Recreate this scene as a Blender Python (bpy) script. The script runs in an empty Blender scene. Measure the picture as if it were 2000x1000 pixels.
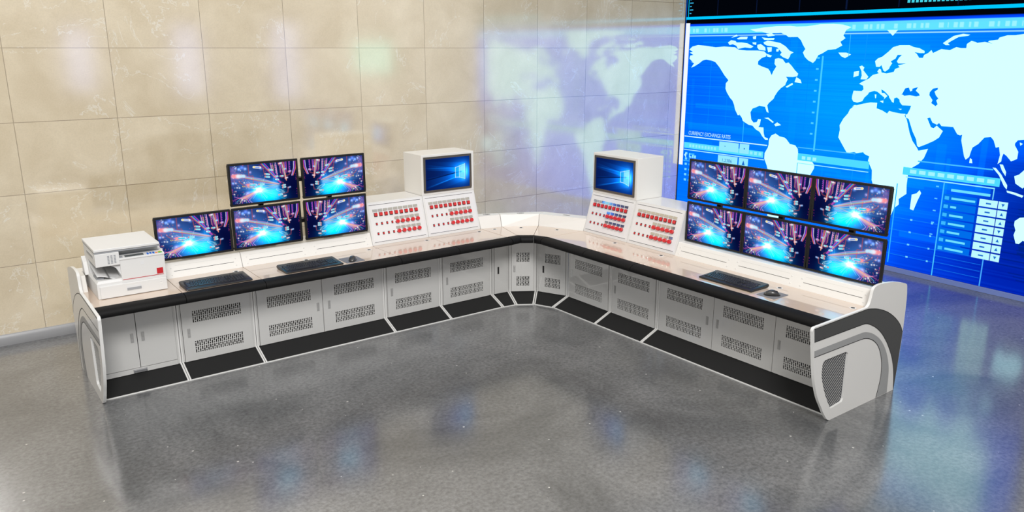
# light levels of the hall
LIGHT_A, LIGHT_B, WORLD, EXPOSURE = 90.0, 1300.0, 0.54, 0.0
import bpy, bmesh, math, random
import numpy as np
from mathutils import Matrix, Vector
random.seed(7)
scene = bpy.context.scene
COL = scene.collection

# ------------------------------------------------------------------ materials
def lin(c):
    c = np.asarray(c, float)
    return np.where(c <= 0.04045, c/12.92, ((c+0.055)/1.055)**2.4)
def hexc(r, g, b):
    v = lin(np.array([r, g, b])/255.0); return (float(v[0]), float(v[1]), float(v[2]), 1)
def new_mat(name):
    m = bpy.data.materials.new(name); m.use_nodes = True
    nt = m.node_tree; nt.nodes.clear()
    out = nt.nodes.new('ShaderNodeOutputMaterial')
    return m, nt, out
def principled(name, col, rough=0.4, metal=0.0, coat=0.0, coat_rough=0.05, coat_ior=1.5, bump=None, noise=0.0, nscale=200, spec=0.5):
    m, nt, out = new_mat(name)
    b = nt.nodes.new('ShaderNodeBsdfPrincipled'); nt.links.new(b.outputs[0], out.inputs[0])
    b.inputs['Base Color'].default_value = col
    b.inputs['Roughness'].default_value = rough
    b.inputs['Metallic'].default_value = metal
    b.inputs['Coat Weight'].default_value = coat
    b.inputs['Coat Roughness'].default_value = coat_rough
    b.inputs['Coat IOR'].default_value = coat_ior
    b.inputs['Specular IOR Level'].default_value = spec
    if noise or bump:
        tc = nt.nodes.new('ShaderNodeTexCoord')
        n = nt.nodes.new('ShaderNodeTexNoise'); n.inputs['Scale'].default_value = nscale; n.inputs['Detail'].default_value = 3
        nt.links.new(tc.outputs['Object'], n.inputs['Vector'])
        if noise:
            mix = nt.nodes.new('ShaderNodeMix'); mix.data_type = 'RGBA'
            mix.inputs['A'].default_value = tuple(max(0, c*(1-noise)) for c in col[:3])+(1,)
            mix.inputs['B'].default_value = tuple(min(1, c*(1+noise)) for c in col[:3])+(1,)
            nt.links.new(n.outputs['Fac'], mix.inputs['Factor'])
            nt.links.new(mix.outputs['Result'], b.inputs['Base Color'])
        if bump:
            bp = nt.nodes.new('ShaderNodeBump'); bp.inputs['Strength'].default_value = bump; bp.inputs['Distance'].default_value = 0.001
            nt.links.new(n.outputs['Fac'], bp.inputs['Height']); nt.links.new(bp.outputs[0], b.inputs['Normal'])
    return m
def emit_attr(name, strength=1.0):
    # a lit display: colours of the picture stored per vertex, under a faintly glossy front
    m, nt, out = new_mat(name)
    a = nt.nodes.new('ShaderNodeAttribute'); a.attribute_name = 'picture'
    e = nt.nodes.new('ShaderNodeEmission'); e.inputs['Strength'].default_value = strength
    nt.links.new(a.outputs['Color'], e.inputs['Color']); nt.links.new(e.outputs[0], out.inputs[0])
    return m
def emit(name, col, s=1.0):
    m, nt, out = new_mat(name)
    e = nt.nodes.new('ShaderNodeEmission'); e.inputs['Color'].default_value = col; e.inputs['Strength'].default_value = s
    nt.links.new(e.outputs[0], out.inputs[0]); return m

M = {}
M['white'] = principled('white_enamel', hexc(234, 231, 225), 0.4, coat=0.15, noise=0.02, nscale=300)
M['white_gloss'] = principled('white_gloss_metal', hexc(234, 232, 231), 0.25, coat=0.8, coat_rough=0.06, coat_ior=1.7)
M['panel_white'] = principled('panel_white', hexc(226, 224, 221), 0.4, coat=0.5, coat_rough=0.12, noise=0.03, nscale=400)
M['grey_door'] = principled('grey_door_paint', hexc(214, 213, 210), 0.3, coat=1.0, coat_rough=0.04, coat_ior=1.9, noise=0.03, nscale=260)
M['grey_frame'] = principled('grey_frame_paint', hexc(208, 207, 204), 0.32, coat=0.8, coat_rough=0.05, coat_ior=1.8)
M['edge_white'] = principled('edge_white', hexc(232, 231, 228), 0.35)
M['kick'] = principled('black_kick_plate', hexc(23, 23, 23), 0.8, noise=0.25, nscale=600)
M['pad'] = principled('black_leather_pad', hexc(17, 16, 16), 0.62, bump=0.4, nscale=420, noise=0.25, spec=.2)
M['desk'] = principled('cream_worktop', hexc(214, 192, 172), 0.35, coat=1.0, coat_rough=0.04, coat_ior=1.6, noise=0.05, nscale=160)
M['black'] = principled('black_plastic', hexc(19, 18, 18), 0.42)
M['matt_black'] = principled('matt_black', hexc(18, 18, 18), 0.6)
M['gap'] = principled('dark_gap', hexc(22, 22, 22), 0.7)
M['stripe_dark'] = principled('stripe_dark', hexc(66, 66, 66), 0.5, noise=0.15, nscale=500)
M['stripe_grey'] = principled('stripe_grey', hexc(150, 150, 150), 0.45, noise=0.06, nscale=500)
M['side'] = principled('side_panel_grey', hexc(216, 214, 211), 0.4, coat=0.35, coat_rough=0.1, noise=0.03, nscale=400)
M['chrome'] = principled('chrome', hexc(205, 205, 208), 0.15, 1.0)
M['handle'] = principled('grey_recess_handle', hexc(184, 183, 181), 0.35, 0.3)
M['grille_dark'] = principled('grille_dark', hexc(46, 48, 56), 0.5)
M['grille_dot'] = principled('grille_dot', hexc(212, 210, 204), 0.4)
M['red'] = principled('red_button', hexc(214, 34, 38), 0.3, coat=0.5)
M['plate'] = principled('label_plate', hexc(226, 224, 218), 0.06, 0.9)
M['bezel_grey'] = principled('bezel_grey', hexc(104, 98, 90), 0.3, 0.6)
M['key'] = principled('key_plastic', hexc(34, 37, 45), 0.4, coat=0.25, coat_rough=0.15)
M['key_base'] = principled('keyboard_base', hexc(20, 20, 22), 0.45, coat=0.15)
M['mouse'] = principled('mouse_plastic', hexc(44, 43, 42), 0.3, coat=0.6, coat_rough=0.1)
M['mat_grey'] = principled('mouse_mat_grey', hexc(124, 124, 128), 0.7, noise=0.06, nscale=700)
M['print_white'] = principled('printer_white', hexc(226, 225, 223), 0.45, noise=0.02, nscale=300)
M['print_grey'] = principled('printer_grey', hexc(158, 160, 164), 0.45)
M['paper_tray'] = principled('tray_plastic', hexc(226, 226, 226), 0.4)
M['blue_key'] = principled('blue_key', hexc(40, 110, 215), 0.4)
M['green_key'] = principled('green_key', hexc(60, 165, 50), 0.4)
M['orange_key'] = principled('orange_key', hexc(235, 130, 50), 0.4)
M['yellow_key'] = principled('yellow_key', hexc(235, 205, 60), 0.4)
M['lcd'] = principled('lcd_grey', hexc(92, 96, 96), 0.2)
M['red_print'] = principled('red_print', hexc(196, 30, 40), 0.45)
M['screen_emit'] = emit_attr('monitor_picture', 1.0)
M['wall_screen_emit'] = emit_attr('wall_screen_picture', 1.0)
M['land_emit'] = emit('map_land_light', (.66, 1.0, 1.0, 1), 1.0)
M['land_emit'].node_tree.nodes['Emission'].inputs['Color'].default_value = (.46, .92, 1.06, 1)
M['land_emit'].node_tree.nodes['Emission'].inputs['Strength'].default_value = 1.5     # brighter than the picture can hold, as a lit wall is
M['sea_emit'] = emit('map_sea_light', (0, .22, 1.5, 1), 1.0)
M['text_emit'] = emit('screen_text_light', hexc(190, 245, 255), 1.0)
M['dtext_emit'] = emit('screen_dark_text_light', hexc(20, 110, 205), 1.0)

# ------------------------------------------------------------------ mesh builder
class MB:
    def __init__(self):
        self.v = []; self.f = []; self.mi = []
    def add(self, verts, faces, mi=0):
        o = len(self.v); self.v += [tuple(p) for p in verts]
        for f in faces:
            self.f.append([i+o for i in f]); self.mi.append(mi)
    def box(self, x0, x1, y0, y1, z0, z1, mi=0):
        v = [(x0,y0,z0),(x1,y0,z0),(x1,y1,z0),(x0,y1,z0),(x0,y0,z1),(x1,y0,z1),(x1,y1,z1),(x0,y1,z1)]
        self.add(v, [(0,3,2,1),(4,5,6,7),(0,1,5,4),(1,2,6,5),(2,3,7,6),(3,0,4,7)], mi)
    def frustum(self, x0, x1, y0, y1, z0, z1, t, mi=0):
        v = [(x0,y0,z0),(x1,y0,z0),(x1,y1,z0),(x0,y1,z0),(x0+t,y0+t,z1),(x1-t,y0+t,z1),(x1-t,y1-t,z1),(x0+t,y1-t,z1)]
        self.add(v, [(0,3,2,1),(4,5,6,7),(0,1,5,4),(1,2,6,5),(2,3,7,6),(3,0,4,7)], mi)
    def loft(self, A, B, mi=0, caps=True):
        n = len(A); v = list(A)+list(B)
        f = [(i, (i+1) % n, n+(i+1) % n, n+i) for i in range(n)]
        if caps: f += [tuple(range(n-1, -1, -1)), tuple(range(n, 2*n))]
        self.add(v, f, mi)
    def multiloft(self, rings, mi=0):
        for a, b in zip(rings[:-1], rings[1:]): self.loft(a, b, mi, caps=False)
        n = len(rings[0])
        self.add(rings[0], [tuple(range(n-1, -1, -1))], mi); self.add(rings[-1], [tuple(range(n))], mi)
    def prism_x(self, prof, x0, x1, mi=0):   # prof of (y, z)
        self.loft([(x0, a, b) for a, b in prof], [(x1, a, b) for a, b in prof], mi)
    def prism_z(self, poly, z0, z1, mi=0):
        self.loft([(a, b, z0) for a, b in poly], [(a, b, z1) for a, b in poly], mi)
    def prism_y(self, poly, y0, y1, mi=0):   # poly of (x, z)
        self.loft([(a, y0, b) for a, b in poly], [(a, y1, b) for a, b in poly], mi)
    def cyl(self, c, r, h, n=20, axis='z', mi=0, r2=None):
        r2 = r if r2 is None else r2
        def pt(a, rr, t):
            p, q = rr*math.cos(a), rr*math.sin(a)
            return {'z': (c[0]+p, c[1]+q, c[2]+t), 'y': (c[0]+p, c[1]+t, c[2]+q), 'x': (c[0]+t, c[1]+p, c[2]+q)}[axis]
        A = [pt(2*math.pi*i/n, r, 0) for i in range(n)]; B = [pt(2*math.pi*i/n, r2, h) for i in range(n)]
        self.loft(A, B, mi)
    def build(self, name, mats, parent=None, mat4=None, bevel=0, smooth=None, seg=2):
        me = bpy.data.meshes.new(name)
        me.from_pydata(self.v, [], self.f)
        if not isinstance(mats, (list, tuple)): mats = [mats]
        for m in mats: me.materials.append(m)
        me.polygons.foreach_set('material_index', self.mi)
        bm = bmesh.new(); bm.from_mesh(me)
        bmesh.ops.remove_doubles(bm, verts=bm.verts, dist=1e-6)
        bmesh.ops.recalc_face_normals(bm, faces=bm.faces)
        if mat4 is not None: bm.transform(mat4)
        bm.to_mesh(me); bm.free()
        if smooth is not None:
            me.polygons.foreach_set('use_smooth', [True]*len(me.polygons))
            me.set_sharp_from_angle(angle=math.radians(smooth))
        o = bpy.data.objects.new(name, me); COL.objects.link(o)
        if parent is not None: o.parent = parent
        if bevel:
            md = o.modifiers.new('edge_rounding', 'BEVEL'); md.width = bevel; md.segments = seg
            md.limit_method = 'ANGLE'; md.angle_limit = math.radians(35); md.harden_normals = False
        return o
def tag(o, label, cat, group=None, kind=None):
    o['label'] = label; o['category'] = cat
    if group: o['group'] = group
    if kind: o['kind'] = kind
    return o
def empty(name, loc, rz=0.0, label=None, cat=None, group=None):
    o = bpy.data.objects.new(name, None); o.empty_display_size = 0.05; COL.objects.link(o)
    o.location = loc; o.rotation_euler = (0, 0, rz)
    if label: tag(o, label, cat, group)
    return o
def structure(o, label=None):
    o['kind'] = 'structure'
    if label: o['label'] = label
    return o
def copy_tree(o, parent=None):
    c = o.copy(); COL.objects.link(c)
    if parent is not None: c.parent = parent
    for ch in list(o.children): copy_tree(ch, c)
    return c

# the left run looks towards -Y, the right run towards -X.  u runs left to right as seen by the operator, d goes deeper
YF, XF = 5.945, 4.715
def run_empty(name, run, u, d, z, label, cat, group=None):
    if run == 'L': return empty(name, (u, YF+d, z), 0.0, label, cat, group)
    return empty(name, (XF+d, -u, z), -math.pi/2, label, cat, group)

# ------------------------------------------------------------------ picture rasters (drawn by code, stored per vertex)
class Raster:
    def __init__(self, W, H, asp):
        self.W, self.H, self.asp = W, H, asp
        x = np.linspace(0, asp, W); y = np.linspace(0, 1, H)
        self.X, self.Y = np.meshgrid(x, y)
        self.img = np.zeros((H, W, 3))
    def add(self, mask, col, a=1.0): self.img += (a*mask)[..., None]*np.array(col)/255.0
    def over(self, mask, col, a=1.0):
        m = np.clip(a*mask, 0, 1)[..., None]; self.img = self.img*(1-m)+m*np.array(col)/255.0
    def glow(self, cx, cy, r, col, a=1.0, ry=None, over=False):
        ry = ry or r
        m = np.exp(-(((self.X-cx)/r)**2+((self.Y-cy)/ry)**2))
        (self.over if over else self.add)(m, col, a)
    def segd(self, p, q):
        px, py = p; dx, dy = q[0]-p[0], q[1]-p[1]; L = dx*dx+dy*dy+1e-9
        t = np.clip(((self.X-px)*dx+(self.Y-py)*dy)/L, 0, 1)
        return np.hypot(self.X-px-t*dx, self.Y-py-t*dy), t
    def line(self, pts, w, col, a=1.0, dash=None, over=True, fade=False):
        m = np.zeros_like(self.X)
        for p, q in zip(pts[:-1], pts[1:]):
            d, t = self.segd(p, q)
            k = np.clip(1.4-d/w, 0, 1)
            if dash: k = k*((t*math.hypot(q[0]-p[0], q[1]-p[1])/dash) % 1 < 0.5)
            if fade: k = k*(0.25+0.75*t)
            m = np.maximum(m, k)
        (self.over if over else self.add)(m, col, a)
    def pill(self, p, q, r, col, a=1.0, soft=0.3):
        d, t = self.segd(p, q)
        self.over(np.clip((r-d)/(r*soft), 0, 1), col, a)
        return t
    def rect(self, x0, x1, y0, y1, col, a=1.0):
        self.over(((self.X >= x0) & (self.X <= x1) & (self.Y >= y0) & (self.Y <= y1)).astype(float), col, a)
    def mesh(self, name, w, h, flip=False, peak=1.35):
        W, H = self.W, self.H
        xs = np.linspace(0, w, W); zs = np.linspace(h, 0, H)
        XX, ZZ = np.meshgrid(xs, zs)
        co = np.zeros((H*W, 3)); co[:, 0] = XX.ravel(); co[:, 2] = ZZ.ravel()
        idx = np.arange(H*W).reshape(H, W)
        q = np.stack([idx[:-1, :-1], idx[1:, :-1], idx[1:, 1:], idx[:-1, 1:]], -1).reshape(-1, 4)
        me = bpy.data.meshes.new(name)
        me.vertices.add(H*W); me.vertices.foreach_set('co', co.ravel())
        n = len(q); me.loops.add(4*n); me.polygons.add(n)
        me.loops.foreach_set('vertex_index', q.ravel().astype(np.int32))
        me.polygons.foreach_set('loop_start', np.arange(0, 4*n, 4, dtype=np.int32))
        me.update(calc_edges=True); me.validate()
        im = self.img[:, ::-1] if flip else self.img
        c = np.ones((H*W, 4)); c[:, :3] = lin(np.clip(im, 0, peak)).reshape(-1, 3)
        at = me.color_attributes.new('picture', 'FLOAT_COLOR', 'POINT')
        at.data.foreach_set('color', c.ravel().astype(np.float32))
        return me

def cyber_raster():
    R = Raster(232, 132, 1.7); rnd = random.Random(3); A = 1.7
    R.img[:] = np.array([12, 26, 84])/255
    R.glow(0.3, 0.15, 0.6, (34, 50, 56), 0.8, 0.4); R.glow(0.5, 0.42, 0.5, (30, 60, 80), 0.7, 0.3)
    R.glow(0.08, 0.35, 0.3, (44, 26, 30), 0.5)
    R.glow(1.55, 0.75, 0.4, (-10, -24, -40), 0.8, 0.5)
    R.glow(0.74, 0.72, 0.36, (10, 140, 170), 1.0, 0.24); R.glow(0.98, 0.9, 0.34, (-10, 150, 160), 1.2, 0.22)
    R.glow(1.12, 0.62, 0.12, (10, 100, 150), 0.9, 0.3); R.glow(0.55, 0.95, 0.25, (50, 40, 70), 0.6, 0.18)
    for (x, y, r, c, a) in [(0.07, 0.1, .06, (110, 60, 70), .6), (0.3, .06, .05, (90, 110, 180), .7), (.22, .1, .035, (150, 190, 255), .7), (.38, .1, .035, (200, 215, 255), .6), (.14, .07, .025, (220, 230, 255), .6), (.5, .2, .03, (255, 160, 160), .5), (.05, .45, .03, (190, 220, 255), .6), (.12, .45, .025, (190, 220, 255), .5), (.4, .75, .06, (220, 90, 150), .6), (.78, .12, .04, (170, 200, 255), .5)]:
        R.glow(x, y, r, c, a)
    # red circuit traces
    for pts in [[(.46, 0), (.46, .3), (.56, .3), (.56, .62)], [(.74, .05), (.84, .12), (.86, .3)], [(1.3, .42), (1.52, .35), (1.56, .28)], [(1.24, .5), (1.34, .56), (1.32, .68)], [(1.3, .86), (1.44, .82), (1.46, .7), (1.52, .68)], [(.2, .42), (.34, .55)]]:
        R.line(pts, 0.014, (195, 75, 85), .6)
    # vertical rain of dots, top right
    for i in range(42):
        x = rnd.uniform(1.02, 1.66); top = rnd.uniform(-.05, .1); ln = rnd.uniform(.1, .36)
        lean = (x-1.45)*0.25
        R.line([(x, top), (x-lean*ln, top+ln)], .007, rnd.choice([(235, 240, 255), (255, 215, 120), (180, 60, 210), (90, 120, 255), (230, 80, 170)]), rnd.uniform(.5, 1), dash=rnd.choice([.03, .045, None]))
    # fan of streaks that meets left of the dark area
    for i in range(44):
        a = rnd.uniform(-0.35, 0.42); L = rnd.uniform(.4, 1.25); s = (1.16+rnd.uniform(-.05, .1), .60+rnd.uniform(-.05, .08))
        e = (s[0]-L*math.cos(a), s[1]-L*math.sin(a)*.9)
        R.line([e, s], .0065, rnd.choice([(230, 245, 255), (235, 140, 200), (240, 205, 140), (90, 190, 255), (90, 150, 230)]), rnd.uniform(.2, .6), dash=rnd.choice([None, None, .035]), fade=True)
    for i in range(30):
        x1 = rnd.uniform(.05, .9); R.line([(.70, .68), (.36+.3*x1-.2, .84+.16*x1*.6), (x1*.6, .82+.22*x1+rnd.uniform(-.05, .1))], .007, rnd.choice([(255, 120, 200), (240, 100, 180), (200, 120, 220), (255, 235, 120), (120, 220, 255)]), rnd.uniform(.35, .85))
    for i in range(34):
        a = rnd.uniform(0, 2*math.pi); L = rnd.uniform(.08, .5)
        R.line([(.70, .68), (.70+L*math.cos(a), .68+L*.7*math.sin(a))], .006, (190, 250, 255), rnd.uniform(.2, .6))
    for i in range(26):
        y = .87+rnd.uniform(-.16, .13); R.line([(.72, .70), (1.0+rnd.uniform(0, .4), y)], .006, (120, 240, 255), rnd.uniform(.2, .5))
    for x in (1.08, 1.12, 1.17): R.line([(x, .42), (x, .95)], .007, (90, 210, 255), .5)
    # bold ribbons
    for off, c in ((0, (255, 165, 80)), (.025, (40, 200, 255)), (.05, (60, 60, 235)), (.075, (240, 70, 200)), (-.03, (200, 40, 150))):
        R.line([(.80+off, 0), (1.05+off*.8, .3), (1.26+off*.2, .55)], .0095, c, .8)
    for off, c in ((0, (235, 70, 200)), (.02, (80, 200, 90)), (.045, (255, 250, 255)), (.065, (250, 60, 190)), (.085, (255, 170, 60))):
        R.line([(1.28+off, 0), (1.36+off*.6, .3), (1.42+off*.1, .5)], .009, c, .8)
    for off, c in ((0, (240, 60, 190)), (.02, (70, 60, 230)), (.04, (250, 230, 240)), (-.02, (255, 140, 60))):
        R.line([(1.69-off, .0), (1.68-off, .18), (1.6-off*.6, .38)], .010, c, .85)
    for off, c in ((0, (255, 240, 200)), (.02, (250, 190, 90)), (.04, (240, 100, 180)), (-.02, (170, 220, 255)), (-.04, (255, 160, 210))):
        R.line([(.36, .32+off*.7), (.78, .44+off), (1.22, .58+off*.2)], .007, c, .75)
    R.line([(.28, .55), (.55, .62), (.66, .66)], .012, (250, 220, 90), .9, dash=.035)
    # bright core
    R.glow(.69, .69, .13, (150, 230, 255), .9, .09); R.glow(.69, .69, .05, (255, 255, 255), 1.0)
    # capsules
    def capsule(p, q, r):
        R.glow(p[0], p[1], r*1.6, (120, 40, 50), .7)
        R.pill(p, q, r*1.25, (255, 150, 170), .55, .7)
        R.pill(p, ((p[0]+q[0])/2, (p[1]+q[1])/2), r, (255, 150, 160), .95, .5)
        mid = (p[0]*.55+q[0]*.45, p[1]*.55+q[1]*.45)
        R.pill(mid, q, r*.92, (190, 232, 255), 1, .5); R.glow(mid[0], mid[1], r*.9, (255, 240, 250), .8, over=True)
    capsule((.07, .27), (.33, .29), .062); capsule((.42, .53), (.62, .545), .045)
    R.pill((.47, .535), (.60, .545), .02, (40, 205, 235), .95)
    def lab(x, y, w, t=0.0, red=True, h=.022):
        p, q = (x, y), (x+w, y+t)
        R.pill(p, q, h*1.15, (245, 250, 255), .95); R.pill((x+.02, y), (x+w-.005, y+t), h*.6, (60, 225, 240), 1)
        if red: R.glow(x, y, h*.7, (235, 60, 60), 1, over=True)
    lab(.70, .535, .12, .01); lab(.88, .28, .1, .02); lab(.88, .35, .1, .02); lab(.98, .175, .09, .02); lab(1.13, .37, .07); lab(1.27, .375, .07); lab(1.15, .45, .06, .01, False)
    lab(1.31, .63, .07, -.01); lab(1.315, .685, .07, -.01); lab(1.2, .87, .08, -.01)
    R.pill((.60, .075), (.76, .10), .034, (250, 250, 250), 1); R.pill((.64, .082), (.74, .098), .014, (90, 130, 230), .9); R.glow(.61, .075, .018, (250, 200, 40), 1, over=True)
    for (x, y, c) in [(1.40, .2, (170, 225, 255)), (1.53, .27, (210, 190, 235)), (1.43, .44, (255, 235, 250)), (1.49, .7, (150, 200, 255)), (1.36, .92, (250, 220, 235)), (1.28, .04, (255, 250, 255))]:
        R.pill((x-.025, y), (x+.025, y-.01), .032, c, .95, .8); R.glow(x-.035, y, .02, (255, 120, 90), .6, over=True)
    # ellipse outlines
    for rr in (1.0, .62):
        ca, sa = math.cos(.5), math.sin(.5); dx, dy = R.X-1.24, R.Y-.76
        e = np.hypot((dx*ca+dy*sa)/(.115*rr), (-dx*sa+dy*ca)/(.034*rr)); R.over(np.clip(1-np.abs(e-1)/.16, 0, 1), (225, 245, 255), .9)
    for i in range(110):
        x, y = rnd.uniform(.01, 1.0), rnd.uniform(.0, 1)
        if rnd.random() < .55: x *= .4
        R.glow(x, y, rnd.uniform(.006, .014), rnd.choice([(255, 90, 120), (255, 255, 255), (255, 130, 90), (230, 80, 170), (200, 230, 255)]), rnd.uniform(.5, 1), over=True)
    for i in range(26): R.glow(rnd.choice([.015, 1.685])+rnd.uniform(-.01, .01), rnd.random(), .008, (225, 60, 130), .8, over=True)
    for (x, y) in [(.14, .57), (.2, .58), (.24, .9), (.06, .74), (.33, .46), (.3, .93)]: R.glow(x, y, .02, (255, 255, 255), 1, over=True)
    return R
def window_raster():
    R = Raster(176, 110, 1.55)
    R.img[:] = np.array([6, 26, 84])/255
    R.glow(1.25, .5, .62, (0, 62, 130), .9, .5); R.glow(1.25, .5, .3, (20, 120, 160), .9, .3)
    X, Y = R.X, R.Y
    def wedge(y0, y1, x1, t0, t1, col, a):     # beam that widens from the window towards the left edge
        s = np.clip((x1-X)/x1, 0, 1)
        lo = t0+(y0-t0)*s; hi = t1+(y1-t1)*s
        m = np.clip((Y-lo)/.02, 0, 1)*np.clip((hi-Y)/.02, 0, 1)*(X < x1)*(1-s)**0.8
        R.add(m, col, a)
    wedge(.16, .36, 1.04, .34, .48, (0, 70, 120), .7); wedge(.6, .98, 1.04, .52, .68, (0, 62, 110), .65)
    wedge(.06, .2, 1.38, .2, .36, (0, 60, 100), .35); wedge(.85, 1.15, 1.38, .6, .8, (0, 50, 90), .3)
    wedge(.27, .31, 1.04, .345, .37, (20, 120, 160), .9); wedge(.9, .95, 1.04, .64, .68, (20, 110, 150), .7)
    R.line([(.05, .66), (1.04, .515)], .016, (3, 16, 60), .85); R.line([(1.04, .515), (1.4, .47)], .014, (0, 60, 120), .7)
    R.glow(1.36, .5, .12, (120, 190, 220), .9, .22)
    # the four panes of the window
    def pane(p, col):
        poly = np.array(p); m = np.ones_like(X)
        for i in range(4):
            ax, ay = poly[i]; bx, by = poly[(i+1) % 4]
            m = m*np.clip(((bx-ax)*(Y-ay)-(by-ay)*(X-ax))/.01+.5, 0, 1)
        R.over(m, col, .95)
    pane([(1.04, .355), (1.17, .335), (1.17, .485), (1.04, .495)], (40, 180, 245)); pane([(1.19, .33), (1.38, .275), (1.38, .465), (1.19, .482)], (150, 235, 255))
    pane([(1.04, .53), (1.17, .52), (1.17, .66), (1.04, .655)], (30, 170, 240)); pane([(1.19, .518), (1.38, .5), (1.38, .72), (1.19, .665)], (120, 225, 255))
    for pts in ([(1.04, .34), (1.04, .67)], [(1.18, .3), (1.18, .68)], [(1.385, .25), (1.385, .74)], [(1.04, .66), (1.18, .67), (1.385, .735)], [(1.04, .35), (1.385, .255)]):
        R.line(pts, .010, (225, 250, 255), .8)
    R.line([(1.41, .25), (1.41, .76)], .012, (5, 20, 70), .7)
    return R
# ------------------------------------------------------------------ room surfaces
def marble_mat():
    m, nt, out = new_mat('cream_marble_tiles'); N = nt.nodes.new; L = nt.links.new
    tc = N('ShaderNodeTexCoord'); sep = N('ShaderNodeSeparateXYZ'); L(tc.outputs['Object'], sep.inputs[0])
    def math_(op, a, b=None, c=None):
        n = N('ShaderNodeMath'); n.operation = op
        for i, x in enumerate((a, b, c)):
            if x is None: continue
            if isinstance(x, (int, float)): n.inputs[i].default_value = x
            else: L(x, n.inputs[i])
        return n.outputs[0]
    def grid(co, off, step, w):
        a = math_('DIVIDE', math_('SUBTRACT', co, off), step)
        fr = math_('ABSOLUTE', math_('SUBTRACT', math_('FRACT', math_('ADD', a, 0.5)), 0.5))
        return math_('LESS_THAN', fr, w/step)
    g = math_('MAXIMUM', grid(sep.outputs['X'], 0.645, 0.7795, 0.0028), grid(sep.outputs['Z'], 0.676, 0.592, 0.0028))
    # a new offset of the stone for every tile
    ix = math_('FLOOR', math_('DIVIDE', math_('SUBTRACT', sep.outputs['X'], 0.645), 0.7795))
    iz = math_('FLOOR', math_('DIVIDE', math_('SUBTRACT', sep.outputs['Z'], 0.676), 0.592))
    wn = N('ShaderNodeTexWhiteNoise'); wn.noise_dimensions = '2D'
    cmb = N('ShaderNodeCombineXYZ'); L(ix, cmb.inputs[0]); L(iz, cmb.inputs[1]); L(cmb.outputs[0], wn.inputs['Vector'])
    sc = N('ShaderNodeVectorMath'); sc.operation = 'SCALE'; L(wn.outputs['Color'], sc.inputs[0]); sc.inputs['Scale'].default_value = 0.6
    ad = N('ShaderNodeVectorMath'); ad.operation = 'ADD'; L(tc.outputs['Object'], ad.inputs[0]); L(sc.outputs[0], ad.inputs[1])
    def noise(scale, detail, dist=0, rough=.6):
        n = N('ShaderNodeTexNoise'); n.inputs['Scale'].default_value = scale; n.inputs['Detail'].default_value = detail
        n.inputs['Distortion'].default_value = dist; n.inputs['Roughness'].default_value = rough; L(ad.outputs[0], n.inputs['Vector']); return n.outputs['Fac']
    base = N('ShaderNodeValToRGB'); L(noise(2.2, 6, .4), base.inputs[0])
    e = base.color_ramp.elements; e[0].position = .3; e[0].color = hexc(221, 202, 167); e[1].position = .72; e[1].color = hexc(244, 228, 197)
    cl = noise(0.9, 5, 1.2)
    v = math_('ABSOLUTE', math_('SUBTRACT', noise(1.7, 7, .8, .62), 0.5))
    vein = math_('MULTIPLY', math_('SUBTRACT', 1.0, math_('MINIMUM', math_('DIVIDE', v, 0.008), 1.0)), math_('MULTIPLY', math_('GREATER_THAN', cl, 0.5), 0.6))
    mx = N('ShaderNodeMix'); mx.data_type = 'RGBA'; L(vein, mx.inputs['Factor']); L(base.outputs[0], mx.inputs['A']); mx.inputs['B'].default_value = hexc(254, 250, 238)
    fine = noise(90, 2); fm = N('ShaderNodeMix'); fm.data_type = 'RGBA'; fm.blend_type = 'MULTIPLY'; fm.inputs['Factor'].default_value = .22
    L(mx.outputs['Result'], fm.inputs['A']); fr = N('ShaderNodeValToRGB'); L(fine, fr.inputs[0]); fr.color_ramp.elements[0].position = .3; fr.color_ramp.elements[1].position = .6; fr.color_ramp.elements[0].color = (.7, .7, .7, 1); L(fr.outputs[0], fm.inputs['B'])
    mg = N('ShaderNodeMix'); mg.data_type = 'RGBA'; L(math_('MULTIPLY', g, .75), mg.inputs['Factor']); L(fm.outputs['Result'], mg.inputs['A']); mg.inputs['B'].default_value = hexc(140, 120, 92)
    b = N('ShaderNodeBsdfPrincipled'); L(mg.outputs['Result'], b.inputs['Base Color']); b.inputs['Roughness'].default_value = .5
    b.inputs['Coat Weight'].default_value = WALL_COAT[0]; b.inputs['Coat Roughness'].default_value = WALL_COAT[1]; b.inputs['Coat IOR'].default_value = WALL_COAT[2]
    L(b.outputs[0], out.inputs[0]); return m
WALL_COAT = (1.0, 0.10, 3.1)
FLOOR_COAT = (1.0, 0.155, 2.0)
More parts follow.
